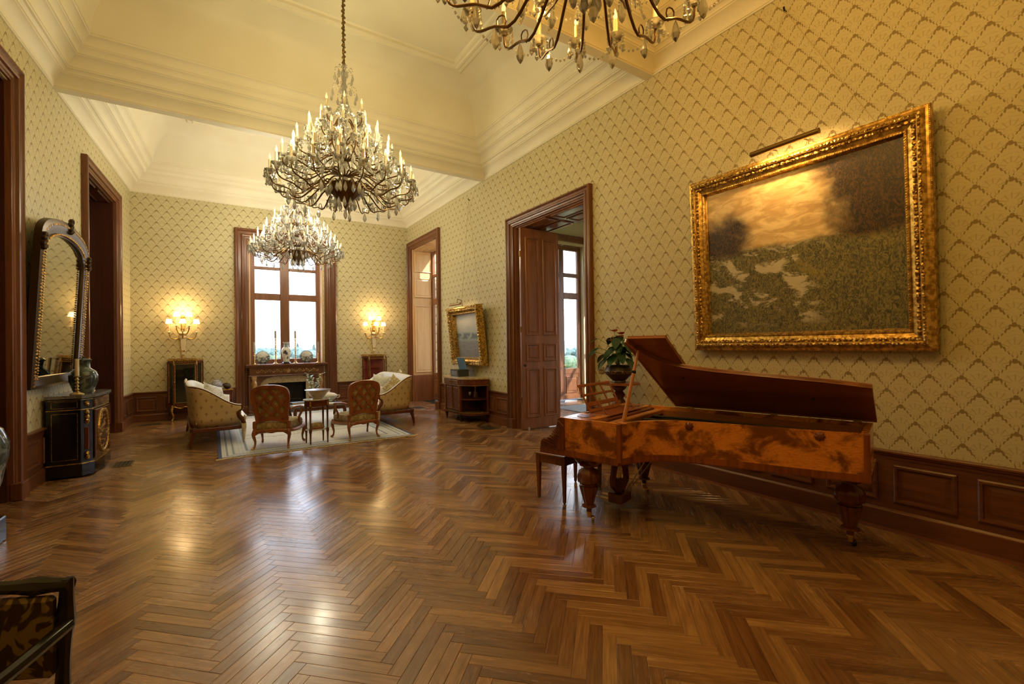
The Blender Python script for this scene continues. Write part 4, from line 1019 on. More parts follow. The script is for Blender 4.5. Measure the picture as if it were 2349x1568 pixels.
# ---------------------------------------------------------------- grand piano (local: x treble to bass, y keyboard to tail)
PA=math.radians(15.5)
def burl_fn(t):
    v=t.coord('Object'); n=t.noise(t.scl(v,(1.0,1.0,1.5)),3.4,5,.66,.5); f=t.noise(t.scl(v,(5,5,16)),2.0,3,.6,2.6); k=t.noise(v,9,2)
    c=t.mix(t.ss(.30,.70,f),(.60,.200,.032),(.86,.35,.065)); c=t.mix(t.ss(.46,.60,n*.8+k*.2+f*.06-.03)*.86,c,(.12,.030,.008)); return {'Base Color':t.mix(t.ss(.55,.70,f)*.35,c,(.16,.045,.012))}
BURL=mat('burr walnut veneer',rough=.20,fn=burl_fn)
BURLD=wood('dark figured veneer',(.36,.105,.024),(.12,.032,.009),'z',.22,freq=.6)
ROSEW=wood('rosewood',(.21,.060,.027),(.095,.026,.012),'z',.22)
ROSEWX=wood('rosewood lid',(.40,.145,.070),(.27,.090,.040),'y',.20,freq=.6)
PINE=wood('amber inner wood',(.52,.20,.05),(.36,.125,.03),'y',.35)
PN=thing('grand_piano','antique burr-walnut grand piano with its lid propped open','piano',(2.79,3.715,0),0)
PN.rotation_euler=(0,0,PA)
PN.scale=(1,1,1)
py=lambda p:(p[0],-p[1],p[2])           # builder y runs towards the tail
bent=spline([(-.04,.88),(.10,.925),(.24,1.00),(.36,1.12),(.44,1.28),(.49,1.48),(.545,1.78),(.59,2.08),(.635,2.35),(.69,2.585)],4)
PW=1.32
def inset(poly,d):
    out=[]; n=len(poly)
    A=sum(poly[i][0]*poly[(i+1)%n][1]-poly[(i+1)%n][0]*poly[i][1] for i in range(n))
    sg=1 if A>0 else -1
    for i in range(n):
        p0,p1,p2=Vector(poly[i-1]),Vector(poly[i]),Vector(poly[(i+1)%n]); a=(p1-p0).normalized(); b=(p2-p1).normalized()
        na=Vector((-a.y,a.x))*sg; nb=Vector((-b.y,b.x))*sg; m_=(na+nb); m_=m_/max(.35,m_.length_squared/2)/1
        q=p1+m_*d*1.0; out.append((q.x,q.y))
    return out
OUT=[(-.02,.24)]+bent+[(PW,2.585),(PW,.24)]
INN=inset(OUT,.045)
def ring_wall(o_,i_,z0,z1): 
    return MB(py).loft([[(x,y,z0) for x,y in o_],[(x,y,z1) for x,y in o_],[(x,y,z1) for x,y in i_],[(x,y,z0) for x,y in i_],[(x,y,z0) for x,y in o_]],cap=False)
ring_wall(OUT,INN,.66,.985).build('case',BURL,PN)
BASE=[(-.03,0),]+[(-.035,.30)]+[(x-.012,y) for x,y in bent[:-1]]+[(.675,2.60),(PW+.012,2.60),(PW+.012,0)]
MB(py).prism(BASE,.62,.675).build('case_base',BURLD,PN)
MB(py).prism([(x-.004,y) for x,y in BASE],.615,.622).build('under_moulding',ROSEW,PN)
for x,y in ((-.035,.885),(.69,2.575)): MB(py).cbox(x-.018,y-.018,.64,x+.022,y+.022,.987,.004).build('corner_post',BURLD,PN)
MB(py).prism(inset(OUT,.05),.70,.715).build('soundboard',PINE,PN)
MB(py).prism(inset(OUT,.047),.84,.86).build('iron_plate',mat('dark iron plate',(.018,.014,.012),.45,.3),PN)
ring_wall(INN,inset(OUT,.06),.84,.95).build('inner_rim',PINE,PN)
for k,x in enumerate((.25,.50,.75,1.0)):
    MB(py).tube([(x,.74,.915),(x+(1.22-x)*.55,min(2.4,.95+x*1.35),.905)],.012,6).build('plate_brace',mat('brace iron %d'%k,(.03,.03,.03),.4,.6),PN)
st=MB(py)
for k in range(40): x=.12+k*.028; st.tube([(x,.72,.885),(x+.30*(1-k/40),min(2.35,.86+.12*k**.5+k*.022),.882)],.0016,3,cap=False)
o=st.build('strings',mat('steel strings',(.5,.45,.38),.3,1),PN); o['kind']='stuff'
MB(py).cbox(.05,.66,.90,1.27,.74,.955,.008).build('damper_rail',PINE,PN); MB(py).cbox(.05,.60,.93,1.25,.645,.972,.006).build('pin_block',ROSEW,PN)
# keyboard end
MB(py).box(.0,.03,.675,PW-.02,.26,.70).build('keybed',ROSEW,PN)
for k in range(45): MB(py).cbox(.06+k*.0267,.05,.70,.06+k*.0267+.0257,.22,.722,.002).build('white_key',IVORY,PN)
for k in range(44):
    if k%7 not in (2,6): MB(py).cbox(.06+k*.0267+.020,.11,.722,.06+k*.0267+.033,.22,.733,.002).build('black_key',BLACKW,PN)
MB(py).cbox(.0,.235,.70,PW-.02,.26,.985,.004).build('name_board',ROSEW,PN)
MB(py).box(-.02,.0,.625,PW,.035,.70).build('key_slip',ROSEW,PN)
for x in (-.015,PW-.025):          # carved scrolls at the key cheeks
    prof=spline([(.30,.985),(.245,.975),(.225,.93),(.225,.86),(.19,.80),(.11,.765),(.05,.755),(.02,.72),(.045,.685),(.12,.675),(.30,.675)],4)
    MB(py).prism([(a,b) for a,b in prof],x-.03,x+.035,'x').build('cheek_scroll',ROSEW,PN)
    for k in range(11):
        u=k/10; a=(.235-.02*u-.17*u*u,.95-.22*u); b_=(.30-.10*u,.90-.20*u)
        MB(py).tube(spline([(x-.032,a[0],a[1]),(x-.036,(a[0]+b_[0])/2-.01,(a[1]+b_[1])/2+.015),(x-.032,b_[0],b_[1])],3),.009,5).build('scroll_flute',ROSEW,PN,True)
# top boards with fretwork, music desk
def fret_fn(t):
    v=t.coord('Object'); x,y,z=t.xyz(v); n=t.noise(v,26,1,.5,1.2); f=t.ss(.50,.53,n); return {'Base Color':t.mix(f,(.30,.10,.03),(.008,.005,.004))}
FRET=mat('pierced fretwork',rough=.3,fn=fret_fn)
for a,b in ((.03,.33),(1.0,1.29)):
    MB(py).cbox(a,.26,.955,b,.58,.987,.004).build('top_board',BURL,PN); MB(py).prism([( (a+b)/2+.10*math.cos(k*PI/8),.42+.09*math.sin(k*PI/8)) for k in range(16)],.987,.991).build('fretwork',FRET,PN)
DX0,DX1=.34,.99
TD=Matrix.Translation((0,-.36,.99))@Matrix.Rotation(-.50,4,'X')
dk=lambda p:tuple(TD@Vector((p[0],0,0))+TD.to_3x3()@Vector((0,-p[1],p[2])))
DESKW=wood('desk mahogany',(.30,.085,.028),(.18,.045,.016),'x',.28)
for z0,z1 in ((0,.035),(.065,.11),(.18,.205),(.285,.315)): MB(dk).cbox(DX0,0,z0,DX1,.014,z1,.003).build('desk_rail',DESKW,PN)
for x in (DX0,.545,.765,DX1-.022): MB(dk).cbox(x,.001,0,x+.022,.013,.315,.003).build('desk_stile',DESKW,PN)
MB(py).cbox(DX0-.03,.34,.975,DX1+.03,.60,.99,.004).build('desk_slide',DESKW,PN)
for x in (DX0+.02,DX1-.04): MB(py).tube([(x,.55,.99),(x,.44,1.12)],.009,5).build('desk_prop',DESKW,PN)
# lid
PH=math.radians(31)
TL=Matrix.Translation((PW,0,1.0))@Matrix.Rotation(PH,4,'Y')@Matrix.Translation((-PW,0,-1.0))
LIDO=[(x-.025,y) for x,y in bent[:-1]]+[(.67,2.61),(PW+.01,2.61),(PW+.01,.86),(-.06,.86)]
lid=lambda p:tuple(TL@Vector((p[0],-p[1],p[2])))
lo=MB(lid).prism(LIDO,1.0,1.024).build('lid',ROSEWX,PN)
LIN=inset(LIDO,.03)
MB(lid).loft([[(x,y,.994) for x,y in LIDO],[(x,y,1.03) for x,y in LIDO],[(x,y,1.03) for x,y in inset(LIDO,.018)],[(x,y,.994) for x,y in inset(LIDO,.018)],[(x,y,.994) for x,y in LIDO]],cap=False).build('lid_edge',ROSEWX,lo)
fo=MB(lid).cbox(-.06,.88,1.034,PW,1.24,1.056,.004).build('lid_flap',ROSEWX,PN)
sweep(MB(lambda p:lid((p[0],p[2],1.056+p[1]))),-.06,PW,.88,1.24,[(0,0),(0,.008),(.03,.008),(.04,0)],True).build('flap_moulding',ROSEWX,fo)
for y in (1.0,1.8,2.45): MB(py).cbox(PW-.03,y,.985,PW+.012,y+.06,1.004,.003).build('hinge',BRASS,PN)
for x,y in ((.62,1.18),(.92,2.2)): MB(lid).ball((x,y,.992),.012,8,5).build('lid_button',BLACKW,PN,True)
ptop=TL@Vector((.10,-.93,1.0))
MB().tube([(.02,-.90,.985),tuple(ptop)],[.020,.013],8).build('lid_prop',PINE,PN,True); MB(py).cbox(-.02,.86,.98,.06,.95,1.0,.006).build('prop_socket',PINE,PN)
MB().lathe([(.019,-.014),(.021,0),(.019,.014)],10,tuple(Vector((.02,-.90,.985)).lerp(ptop,.70))).build('prop_collar',BLACKW,PN,True)
# faceted rosettes on the bent side
for i in (17,31):
    p,q=Vector(bent[i]),Vector(bent[i+1]); d=(q-p).normalized(); nn=Vector((-d.y,d.x)); 
    if nn.x>0: nn=-nn
    mb=MB().lathe([(.036,0),(.036,.008),(.020,.022),(.003,.026)],16,flute=lambda k,a:.12*math.cos(8*a) if k<2 else 0); mb.xf(Vector((nn.x,-nn.y,0)).to_track_quat('Z','Y').to_matrix().to_4x4()); mb.xf(Matrix.Translation((p.x,-p.y,.945))); mb.build('rosette',ROSEW,PN)
# legs
def piano_leg(x,y):
    L=MB(py).lathe([(.10,.615),(.105,.60),(.07,.585),(.055,.565),(.085,.55),(.085,.54),(.05,.525),(.055,.51),(.09,.485),(.105,.44),(.10,.39),(.075,.365),(.085,.355),(.06,.345)],28,(x,y,0),flute=lambda k,a:.10*math.cos(10*a) if 7<k<11 else 0).build('leg',ROSEW,PN,True)
    MB(py).lathe([(.060,.348),(.088,.345),(.082,.32),(.045,.175),(.04,.168)],32,(x,y,0),flute=lambda k,a:.06*math.cos(12*a)).build('fluted_shaft',ROSEW,L)
    MB(py).lathe([(.04,.17),(.065,.16),(.068,.148),(.04,.138),(.026,.13),(.024,.085)],18,(x,y,0)).build('ring',ROSEW,L,True)
    mb=MB(py).lathe([(.026,.10),(.028,.085),(.02,.06),(.018,.045)],12,(x,y,0)); mb.tube([(x,y,.055),(x+.02,y+.015,.05),(x+.035,y+.02,.03)],[.016,.014,.010],6); mb.build('caster_fork',BRASSP,L,True)
    w=MB().lathe([(.002,-.012),(.024,-.012),(.028,-.006),(.028,.006),(.024,.012),(.002,.012)],16); w.xf(Matrix.Translation((x+.035,-(y+.02),.029))@Matrix.Rotation(.6,4,'Z')@Matrix.Rotation(PI/2,4,'X')); w.build('caster_wheel',BRASSP if y<1 else BLACKW,L,True)
piano_leg(.075,.50); piano_leg(1.225,.52); piano_leg(.97,2.44)
for x in (.075,):
    mb=MB(py)
    for s_ in (-1,1): mb.tube(spline([(x,.50+s_*.04,.56),(x,.50+s_*.10,.575),(x,.50+s_*.15,.605),(x,.50+s_*.20,.61)],4),[.05,.05,.05,.048,.045,.042,.04,.036,.032,.028,.024,.02,.012],8,sq=(1,.7)); mb.ball((x-.04,.50+s_*.06,.575),.03,8,6)
    mb.build('leg_scroll',ROSEW,PN,True)
# pedal lyre
for s_ in (-1,1): MB(py).tube(spline([(.61+s_*.10,.54,.62),(.61+s_*.075,.54,.52),(.61+s_*.13,.54,.36),(.61+s_*.14,.54,.27),(.61+s_*.07,.54,.20),(.61+s_*.03,.54,.17)],5),.036,8,sq=(1,.7)).build('lyre_side',ROSEW,PN,True)
MB(py).cbox(.49,.49,.58,.73,.59,.62,.008).build('lyre_top',ROSEW,PN); MB(py).cbox(.50,.46,.065,.72,.62,.165,.01).build('lyre_box',ROSEW,PN)
MB(py).prism([(.61+.10*math.cos(k*PI/8),.24+.06*math.sin(k*PI/8)) for k in range(16)],.51,.57,'y').build('lyre_boss',ROSEW,PN)
for x in (.58,.61,.64): MB(py).tube([(x,.54,.20),(x,.54,.60)],.005,6).build('pedal_rod',BRASS,PN)
for x in (.555,.665): MB(py).prism([(x-.018,.46),(x-.02,.40),(x-.026,.33),(x-.018,.29),(x+.018,.29),(x+.026,.33),(x+.02,.40),(x+.018,.46)],.07,.085).build('pedal',BRASSP,PN)
for s_ in (-1,1): MB(py).tube([(.61+s_*.04,.60,.14),(.61+s_*.12,.92,.62)],.006,6).build('lyre_stay',BRASS,PN)
# bench
BNCH=wood('bench walnut',(.26,.095,.034),(.15,.048,.018),'z',.3)
bn=thing('piano_bench','plain walnut piano bench with tapered legs before the keyboard','bench',(3.42,4.02,0),PA)
MB().cbox(-.40,-.20,.485,.40,.20,.51,.006).build('seat_board',BNCH,bn); MB().cbox(-.38,-.185,.40,.38,-.165,.485,.003).cbox(-.38,.165,.40,.38,.185,.485,.003).cbox(-.38,-.165,.40,-.36,.165,.485,.003).cbox(.36,-.165,.40,.38,.165,.485,.003).build('apron',BNCH,bn)
for x in (-.365,.365):
    for y in (-.17,.17): MB().loft([[(x-w,y-w,z),(x+w,y-w,z),(x+w,y+w,z),(x-w,y+w,z)] for w,z in ((.013,.012),(.022,.40),(.022,.485))]).build('leg',BNCH,bn); MB().lathe([(.012,0),(.012,.012)],8,(x,y,0)).build('foot_cap',BLACKW,bn)

# ---------------------------------------------------------------- plant stand, pot, anthurium
ps=thing('plant_stand','turned wooden pedestal stand behind the piano carrying the red-flowered plant','plant stand',(4.76,4.52,0))
oct_=lambda r:[(r*math.cos(k*PI/4+PI/8),r*math.sin(k*PI/4+PI/8)) for k in range(8)]
MB().prism(oct_(.30),1.125,1.15).build('top_board',BEECH,ps)
MB().lathe([(.06,1.12),(.11,1.10),(.10,1.07),(.05,1.03),(.09,.98),(.06,.93),(.08,.90),(.10,.84),(.085,.78),(.05,.74),(.06,.60),(.075,.45),(.06,.32),(.10,.26),(.11,.20),(.08,.16)],18).build('column',ROSEW,ps,True)
MB().prism(oct_(.20),.10,.17).build('base',BEECH,ps)
for k in range(4): a=k*PI/2+.4; MB().tube([(.10*math.cos(a),.10*math.sin(a),.14),(.22*math.cos(a),.22*math.sin(a),.09),(.27*math.cos(a),.27*math.sin(a),.025)],[.045,.035,.024],7).build('foot',BEECH,ps,True)
pot=thing('bronze_pot','dark bronze bowl-shaped planter with gilt band on the pedestal stand','planter',(4.76,4.52,1.151))
def pot_fn(t):
    v=t.coord('Object'); x,y,z=t.xyz(v); n=t.noise(v,45,2); b=t.ss(.125,.13,z)*t.ss(.17,.165,z); return {'Base Color':t.mix(b*t.ss(.45,.6,n)*.8,(.045,.035,.035),(.42,.30,.12))}
MB().lathe([(.09,0),(.10,.005),(.09,.03),(.13,.07),(.185,.125),(.20,.16),(.185,.205),(.165,.225),(.175,.24),(.165,.24),(.15,.22),(.002,.21)],28).build('bowl',mat('patinated bronze',rough=.4,metal=.4,fn=pot_fn),pot,True)
an=thing('anthurium','anthurium with dark heart-shaped leaves and red flowers in the bronze planter','plant',(4.76,4.52,1.362))
MB().lathe([(.002,-.002),(.13,-.002),(.10,.012),(.002,.016)],14).build('soil',DARK,an)
for k in range(26):
    a=k*2.399+.4; h=rnd.uniform(.12,.44); r=rnd.uniform(.08,.26)*(1.25 if math.sin(a)>.2 else .9)*(.45 if math.cos(a)>.1 else 1)
    p=Vector((r*math.cos(a),r*math.sin(a),h)); MB().tube(spline([(0,0,0),(p.x*.4,p.y*.4,h*.7),tuple(p)],4),.004,4).build('stalk',LEAF,an)
    mb=MB(); leaf(mb,tuple(p),(math.cos(a),math.sin(a),-.45-rnd.random()*.5),rnd.uniform(.17,.25)*(.8 if math.cos(a)>.1 else 1),rnd.uniform(.11,.15),.15,.25); mb.build('leaf',DLEAF,an,True)
RED=mat('red spathe',(.55,.025,.025),.25)
for x,y,z in ((-.02,.05,.50),(.0,-.06,.46),(-.03,.09,.36),(.02,-.02,.42)):
    MB().tube(spline([(0,0,0),(x,y,z*.6),(x,y,z)],4),.004,4).build('stalk',LEAF,an); mb=MB(); leaf(mb,(x,y,z),(-.6,.3*rnd.uniform(-1,1),.35),.13,.12,.3,.2); leaf(mb,(x,y,z),(.3,.5,.2),.06,.08,.1,.2); mb.build('flower',RED,an,True); MB().tube([(x,y,z),(x-.03,y,z+.06)],.005,5).build('spadix',mat('spadix',(.6,.4,.2),.5),an)

# ---------------------------------------------------------------- half-round commode by the right wall
cm_=thing('commode','half-round mahogany commode with marble top and open end shelves by the right wall','commode',(XR-.06,9.42,0),0)
f_=lambda p:(-p[1],p[0],p[2])                # p[0] along the wall, p[1] out into the room
def dplan(k=0): 
    q=[(-.76,0)]+[(-.36-.40*math.cos(a*PI/16),.54*math.sin(a*PI/16)) for a in range(1,9)]+[(.36+.40*math.cos(a*PI/16),.54*math.sin(a*PI/16)) for a in range(8,0,-1)]+[(.76,0)]
    return [(x*(1+k),y*(1+k)) for x,y in q]
def pr(name,plan,z0,z1,m_): return MB(f_).prism(plan,z0,z1).build(name,m_,cm_)
pr('marble_top',dplan(.03),.955,.98,MARBY); pr('gilt_edge',dplan(.015),.945,.955,GILT); pr('base_board',dplan(.0),.17,.215,MAHOGX); pr('gilt_base_line',dplan(.012),.215,.222,GILT); pr('frieze',dplan(-.01),.815,.945,MAHOGX); pr('gilt_line',dplan(.006),.808,.816,GILT)
MB(f_).box(-.35,.0,.222,.35,.50,.808).build('carcase',mat('dark cabinet inside',(.03,.010,.008),.3),cm_)
EB=mat('dark shelf back',(.05,.008,.010),.35)
for a,b in ((-.74,-.35),(.35,.74)): MB(f_).box(a,.0,.222,b,.02,.808).build('end_back',EB,cm_)
for s_ in (-1,1):
    q=[(s_*.35,0)]+[(s_*(.35+.39*math.cos(a*PI/16)),.50*math.sin(a*PI/16)) for a in range(0,9)]
    MB(f_).prism(q,.50,.518).build('end_shelf',MAHOGX,cm_)
    MB(f_).cbox(s_*.36-.025,.485,.20,s_*.36+.025,.54,.95,.005).build('post',MAHOG,cm_); MB(f_).cbox(s_*.73-.02,.01,.20,s_*.73+.02,.05,.95,.005).build('post',MAHOG,cm_)
    MB(f_).box(s_*.36-.008,.54,.24,s_*.36+.008,.545,.80).build('gilt_fillet',GILT,cm_)
    for x,y in ((.36,.50),(.72,.04)): MB(f_).lathe([(.012,0),(.014,.03),(.034,.13),(.042,.15),(.03,.17)],10,(s_*x,y,0)).build('leg',BLACKW,cm_,True)
    d=MB(f_).cbox(s_*.17-.155,.50,.235,s_*.17+.155,.52,.795,.004).build('door',MAHOG,cm_)
    sweep(MB(lambda p:f_((p[0],.52+p[1],p[2]))),s_*.17-.13,s_*.17+.13,.27,.76,[(0,0),(0,.008),(.012,.008),(.012,0)],True).build('gilt_panel_line',GILT,d)
    dr=MB(f_).cbox(s_*.17-.155,.50,.835,s_*.17+.155,.545,.93,.004).build('drawer',MAHOG,cm_); sweep(MB(lambda p:f_((p[0],.545+p[1],p[2]))),s_*.17-.14,s_*.17+.14,.848,.917,[(0,0),(0,.005),(.008,.005),(.008,0)],True).build('gilt_drawer_line',GILT,dr)
    MB(f_).tube(spline([(s_*.17-.04,.55,.89),(s_*.17,.57,.875),(s_*.17+.04,.55,.89)],3),.006,5).build('drawer_handle',BRASS,dr,True)
GLS=pane_mat('clear glassware',(.95,.96,.97),.28)
de=thing('decanter','square crystal decanter with stopper on the open end shelf of the commode','decanter',(XR-.06-.22,9.42-.52,.519))
MB().cbox(-.045,-.045,0,.045,.045,.16,.012).lathe([(.02,.15),(.018,.20),(.03,.215)],10).build('bottle',GLS,de); MB().ball((0,0,.25),.025,8,6).lathe([(.012,.20),(.012,.23)],8).build('stopper',GLS,de)
gb=thing('goblet','small crystal goblet beside the decanter on the commode shelf','goblet',(XR-.06-.33,9.42-.47,.519))
MB().lathe([(.035,0),(.035,.004),(.006,.012),(.006,.06),(.03,.075),(.038,.11),(.034,.15),(.031,.15),(.035,.11),(.003,.08)],14).build('cup',GLS,gb,True)
mbx=thing('music_box','black box with raised silver-blue lid standing on the commode','box',(XR-.31,9.60,.981),.0)
MB().cbox(-.14,-.20,0,.14,.20,.16,.005).build('case',mat('grey lacquer',(.045,.05,.055),.25),mbx)
MB().box(-.145,-.15,.03,-.14,.15,.13).build('front_plate',mat('grey panel',(.22,.23,.24),.3,.4),mbx)
ld=MB().cbox(-.14,-.20,0,.14,.20,.015,.004); ld.xf(Matrix.Translation((.10,0,.165))@Matrix.Rotation(math.radians(-105),4,'Y')@Matrix.Translation((.14,0,0))); l_=ld.build('lid',mat('silver blue lid',(.16,.30,.45),.15,.3),mbx)
pp=MB().box(-.085,-.10,-.004,.085,.10,0); pp.xf(Matrix.Translation((.10,0,.165))@Matrix.Rotation(math.radians(-105),4,'Y')@Matrix.Translation((.14,0,0))); pp.build('paper',mat('paper card',(.62,.64,.66),.6),l_)
# ---------------------------------------------------------------- pictures on the right wall
def picture(name,label,y0,y1,z0,z1,tilt,off,fwid,depth,canvas,prof,deco):
    # local frame: x along the picture (towards +y of the room), z up, -x of the room is the front
    P=thing(name,label,'painting',(XR-off,(y0+y1)/2,z0))
    W=(y1-y0); H=z1-z0; T=Matrix.Rotation(-tilt,4,'Y')
    f=lambda p:tuple(T@Vector((-p[1],p[0],p[2])))
    sweep(MB(f),-W/2,W/2,0,H,prof,True).build('frame',GILT,P,True)
    w=prof[-1][0]
    MB(f).add([(-W/2+w,.02,w),(W/2-w,.02,w),(W/2-w,.02,H-w),(-W/2+w,.02,H-w)],[(0,1,2,3)]).build('canvas',canvas,P,uv=lambda p:(.5-p[0]/(W-2*w),(p[2]-w)/(H-2*w)))
    MB(f).box(-W/2+.02,0,.02,W/2-.02,.012,H-.02).build('backing',BLACKW,P)
    for (wd,d,r,sp,nm) in deco:                     # rows of beads and leaves along the frame
        for (ax,a0,a1,c) in (('s',-W/2+wd,W/2-wd,wd),('s',-W/2+wd,W/2-wd,H-wd),('z',wd,H-wd,-W/2+wd),('z',wd,H-wd,W/2-wd)):
            mb=MB(f); n=max(2,int((a1-a0)/sp))
            for k in range(n+1):
                t_=a0+(a1-a0)*k/n; j=rnd.uniform(.8,1.2)
                p=(t_,d,c) if ax=='s' else (c,d,t_)
                e=1.5 if nm!='bead_row' else 1.0
                mb.ball(p,r*j,6,4,(e if ax=='s' else 1),.7,(e if ax=='z' else 1))
            o=mb.build(nm,RELIEF if nm!='bead_row' else GILT,P,True); o['kind']='stuff'
    return P,f,W,H
def big_fn(t):
    u,v,_=t.uv(); UV=t.coord('UV'); n=t.noise(UV,4,4,.6,.5); st=t.noise(t.scl(UV,(14,40,1)),3,3,.6,1.5); st2=t.noise(t.scl(UV,(26,13,1)),2,3,.6,2.5)
    sky=t.mix(t.ss(.35,.7,t.noise(t.scl(UV,(4,9,1)),2,3,.6,1)),(.52,.34,.14),(.80,.62,.32))
    lawn=t.mix(t.ss(.35,.65,st2),(.05,.048,.028),(.24,.20,.07)); lawn=t.mix(t.ss(.55,.72,n)*t.ss(.05,.4,v)*t.ss(.62,.5,v),lawn,(.34,.27,.05)); lawn=t.mix(t.ss(.56,.7,st)*t.ss(.45,.05,v)*.5,lawn,(.12,.10,.14))
    hor=.56+(n-.5)*.10
    c=t.mix(t.ss(-.02,.02,v-hor),lawn,sky)
    tr=t.mx(t.ss(.34,.16,u+(n-.5)*.35)*t.ss(.86,.72,v+(n-.5)*.3),t.ss(.56,.78,u+(v-.75)*.5+(n-.5)*.45))*t.ss(.50,.56,v+(n-.5)*.06)
    c=t.mix(tr,c,t.mix(t.ss(.4,.65,st2),(.012,.008,.006),(.10,.045,.015)))
    pale=t.ss(.52,.62,t.noise(t.scl(UV,(4.2,6.4,1),(3.1,1.7,0)),1.5,3,.6,.8)+(st-.5)*.25)*t.ss(.72,.55,u)*t.ss(.60,.50,v)*t.ss(.02,.10,v)
    return {'Base Color':t.mix(pale*.9,c,t.mix(st,(.42,.36,.24),(.66,.60,.44))),'Roughness':.4}
BIG=mat('oil painting of a park lawn',fn=big_fn)
BPROF=[(0,0),(0,.07),(.012,.082),(.03,.085),(.045,.10),(.065,.115),(.085,.11),(.095,.085),(.13,.07),(.155,.06),(.165,.068),(.18,.066),(.188,.05),(.195,.03),(.20,.02)]
P1,f1,W1,H1=picture('oil_painting','very large gilt-framed oil painting of a park above the piano',1.22,3.50,1.60,3.66,.035,.03,.2,.1,BIG,BPROF,[(.068,.112,.012,.030,'leaf_row'),(.11,.085,.017,.045,'carved_ornament'),(.175,.068,.008,.022,'bead_row'),(.006,.075,.006,.016,'bead_row')])
lamp=thing('picture_light','long brass picture light over the large painting','picture light',(XR-.10,2.32,3.70))
MB().tube([(-.20,-.33,.0),(-.20,.33,.0)],.028,10).build('lamp_tube',OLDGILT,lamp,True)
for y in (-.15,.15): MB().tube([(0,y,-.06),(-.02,y,.02),(-.20,y,.01)],.008,6).build('bracket',OLDGILT,lamp)
MB().box(-.174,-.31,-.016,-.170,.31,.004).build('glow_strip',mat('lit picture lamp',(1,.8,.5),.5,emit=(1,.62,.24),es=7),lamp)
al=bpy.data.lights.new('picture_lamp_light','AREA'); al.shape='RECTANGLE'; al.size=.6; al.size_y=.04; al.energy=6; al.color=(1,.60,.22); ao=bpy.data.objects.new('picture_lamp_light',al); col.objects.link(ao); ao.parent=lamp; ao.location=(-.20,0,-.04); ao.rotation_euler=(0,-.35,0)
ao.rotation_euler=Vector((.55,0,-.85)).to_track_quat('-Z','Y').to_euler()
def small_fn(t):
    u,v,_=t.uv(); UV=t.coord('UV'); n=t.noise(t.scl(UV,(1,1.3,1)),4,5,.6,.6); n2=t.noise(t.scl(UV,(3,14,1)),2,2)
    c=t.mix(t.ss(.40,.9,v+(n-.5)*.3),(.30,.34,.33),(.52,.50,.44)); c=t.mix(t.ss(.60,.52,v)*t.ss(.38,.46,v)*t.ss(.42,.55,n),c,(.10,.13,.13)); c=t.mix(t.ss(.40,.34,v+(n-.5)*.1),c,t.mix(n2,(.12,.13,.15),(.34,.33,.31))); return {'Base Color':t.mix(t.ss(.66,.72,n)*.6,c,(.34,.20,.12)),'Roughness':.35}
SPROF=[(0,0),(0,.13),(.02,.15),(.05,.155),(.09,.14),(.12,.12),(.14,.10),(.15,.105),(.17,.10),(.175,.06),(.18,.02)]
P2,f2,W2,H2=picture('landscape_painting','small gilt-framed landscape painting tilted over the commode',8.74,10.26,1.25,2.62,.10,.03,.2,.1,mat('oil painting of a river bank',fn=small_fn),SPROF,[(.03,.152,.030,.07,'carved_ornament'),(.075,.145,.022,.06,'leaf_row'),(.16,.104,.010,.03,'bead_row')])
for x in (-W2/2+.06,W2/2-.06):
    for z in (.06,H2-.06):
        mb=MB(f2)
        for k in range(9): a=k*2.4; mb.ball((x+.05*math.cos(a)*(k/9+.3),.15,z+.05*math.sin(a)*(k/9+.3)),.032,7,5,1,.8,1)
        mb.build('corner_cartouche',RELIEF,P2,True)
l2=thing('picture_light','short brass picture light above the small landscape painting','picture light',(XR-.20,9.62,2.66))
MB().tube([(-.20,-.28,.0),(-.20,.28,.0)],.026,10).build('lamp_tube',BRASS,l2,True); MB().tube([(0,0,-.04),(-.03,0,.10),(-.16,-.06,.12),(-.20,-.10,.02)],.008,6).build('bracket',OLDGILT,l2)
al=bpy.data.lights.new('picture_lamp_light','AREA'); al.shape='RECTANGLE'; al.size=.5; al.size_y=.04; al.energy=1.2; al.color=(1,.65,.3); ao=bpy.data.objects.new('picture_lamp_light',al); col.objects.link(ao); ao.parent=l2; ao.location=(-.20,0,-.03); ao.rotation_euler=Vector((.5,0,-.85)).to_track_quat('-Z','Y').to_euler()
CORD=mat('picture cord',(.55,.42,.16),.6)
def cords(P,hy,hz,pts):
    b=P.location; q=lambda x,y,z:(XR+x-b.x,y-b.y,z-b.z)
    MB().tube([q(0,hy,hz),q(-.04,hy,hz),q(-.05,hy,hz+.035)],.010,6).build('hook',BLACKW,P)
    for y,z,d in pts: MB().tube([q(-.035,hy,hz),q(-d,y,z)],.0035,5).build('hanging_cord',CORD,P)
cords(P1,2.41,5.21,[(3.02,3.67,.05),(1.62,3.67,.05)])
cords(P2,9.56,5.15,[(9.95,2.66,.06),(9.05,2.66,.06)])

# ---------------------------------------------------------------- left wall: mirror, cabinet, vase, candlesticks
def lw_empty(name,label,cat,s_,d,z): 
    o=thing(name,label,cat,LW((s_,d,z)),-AL); return o
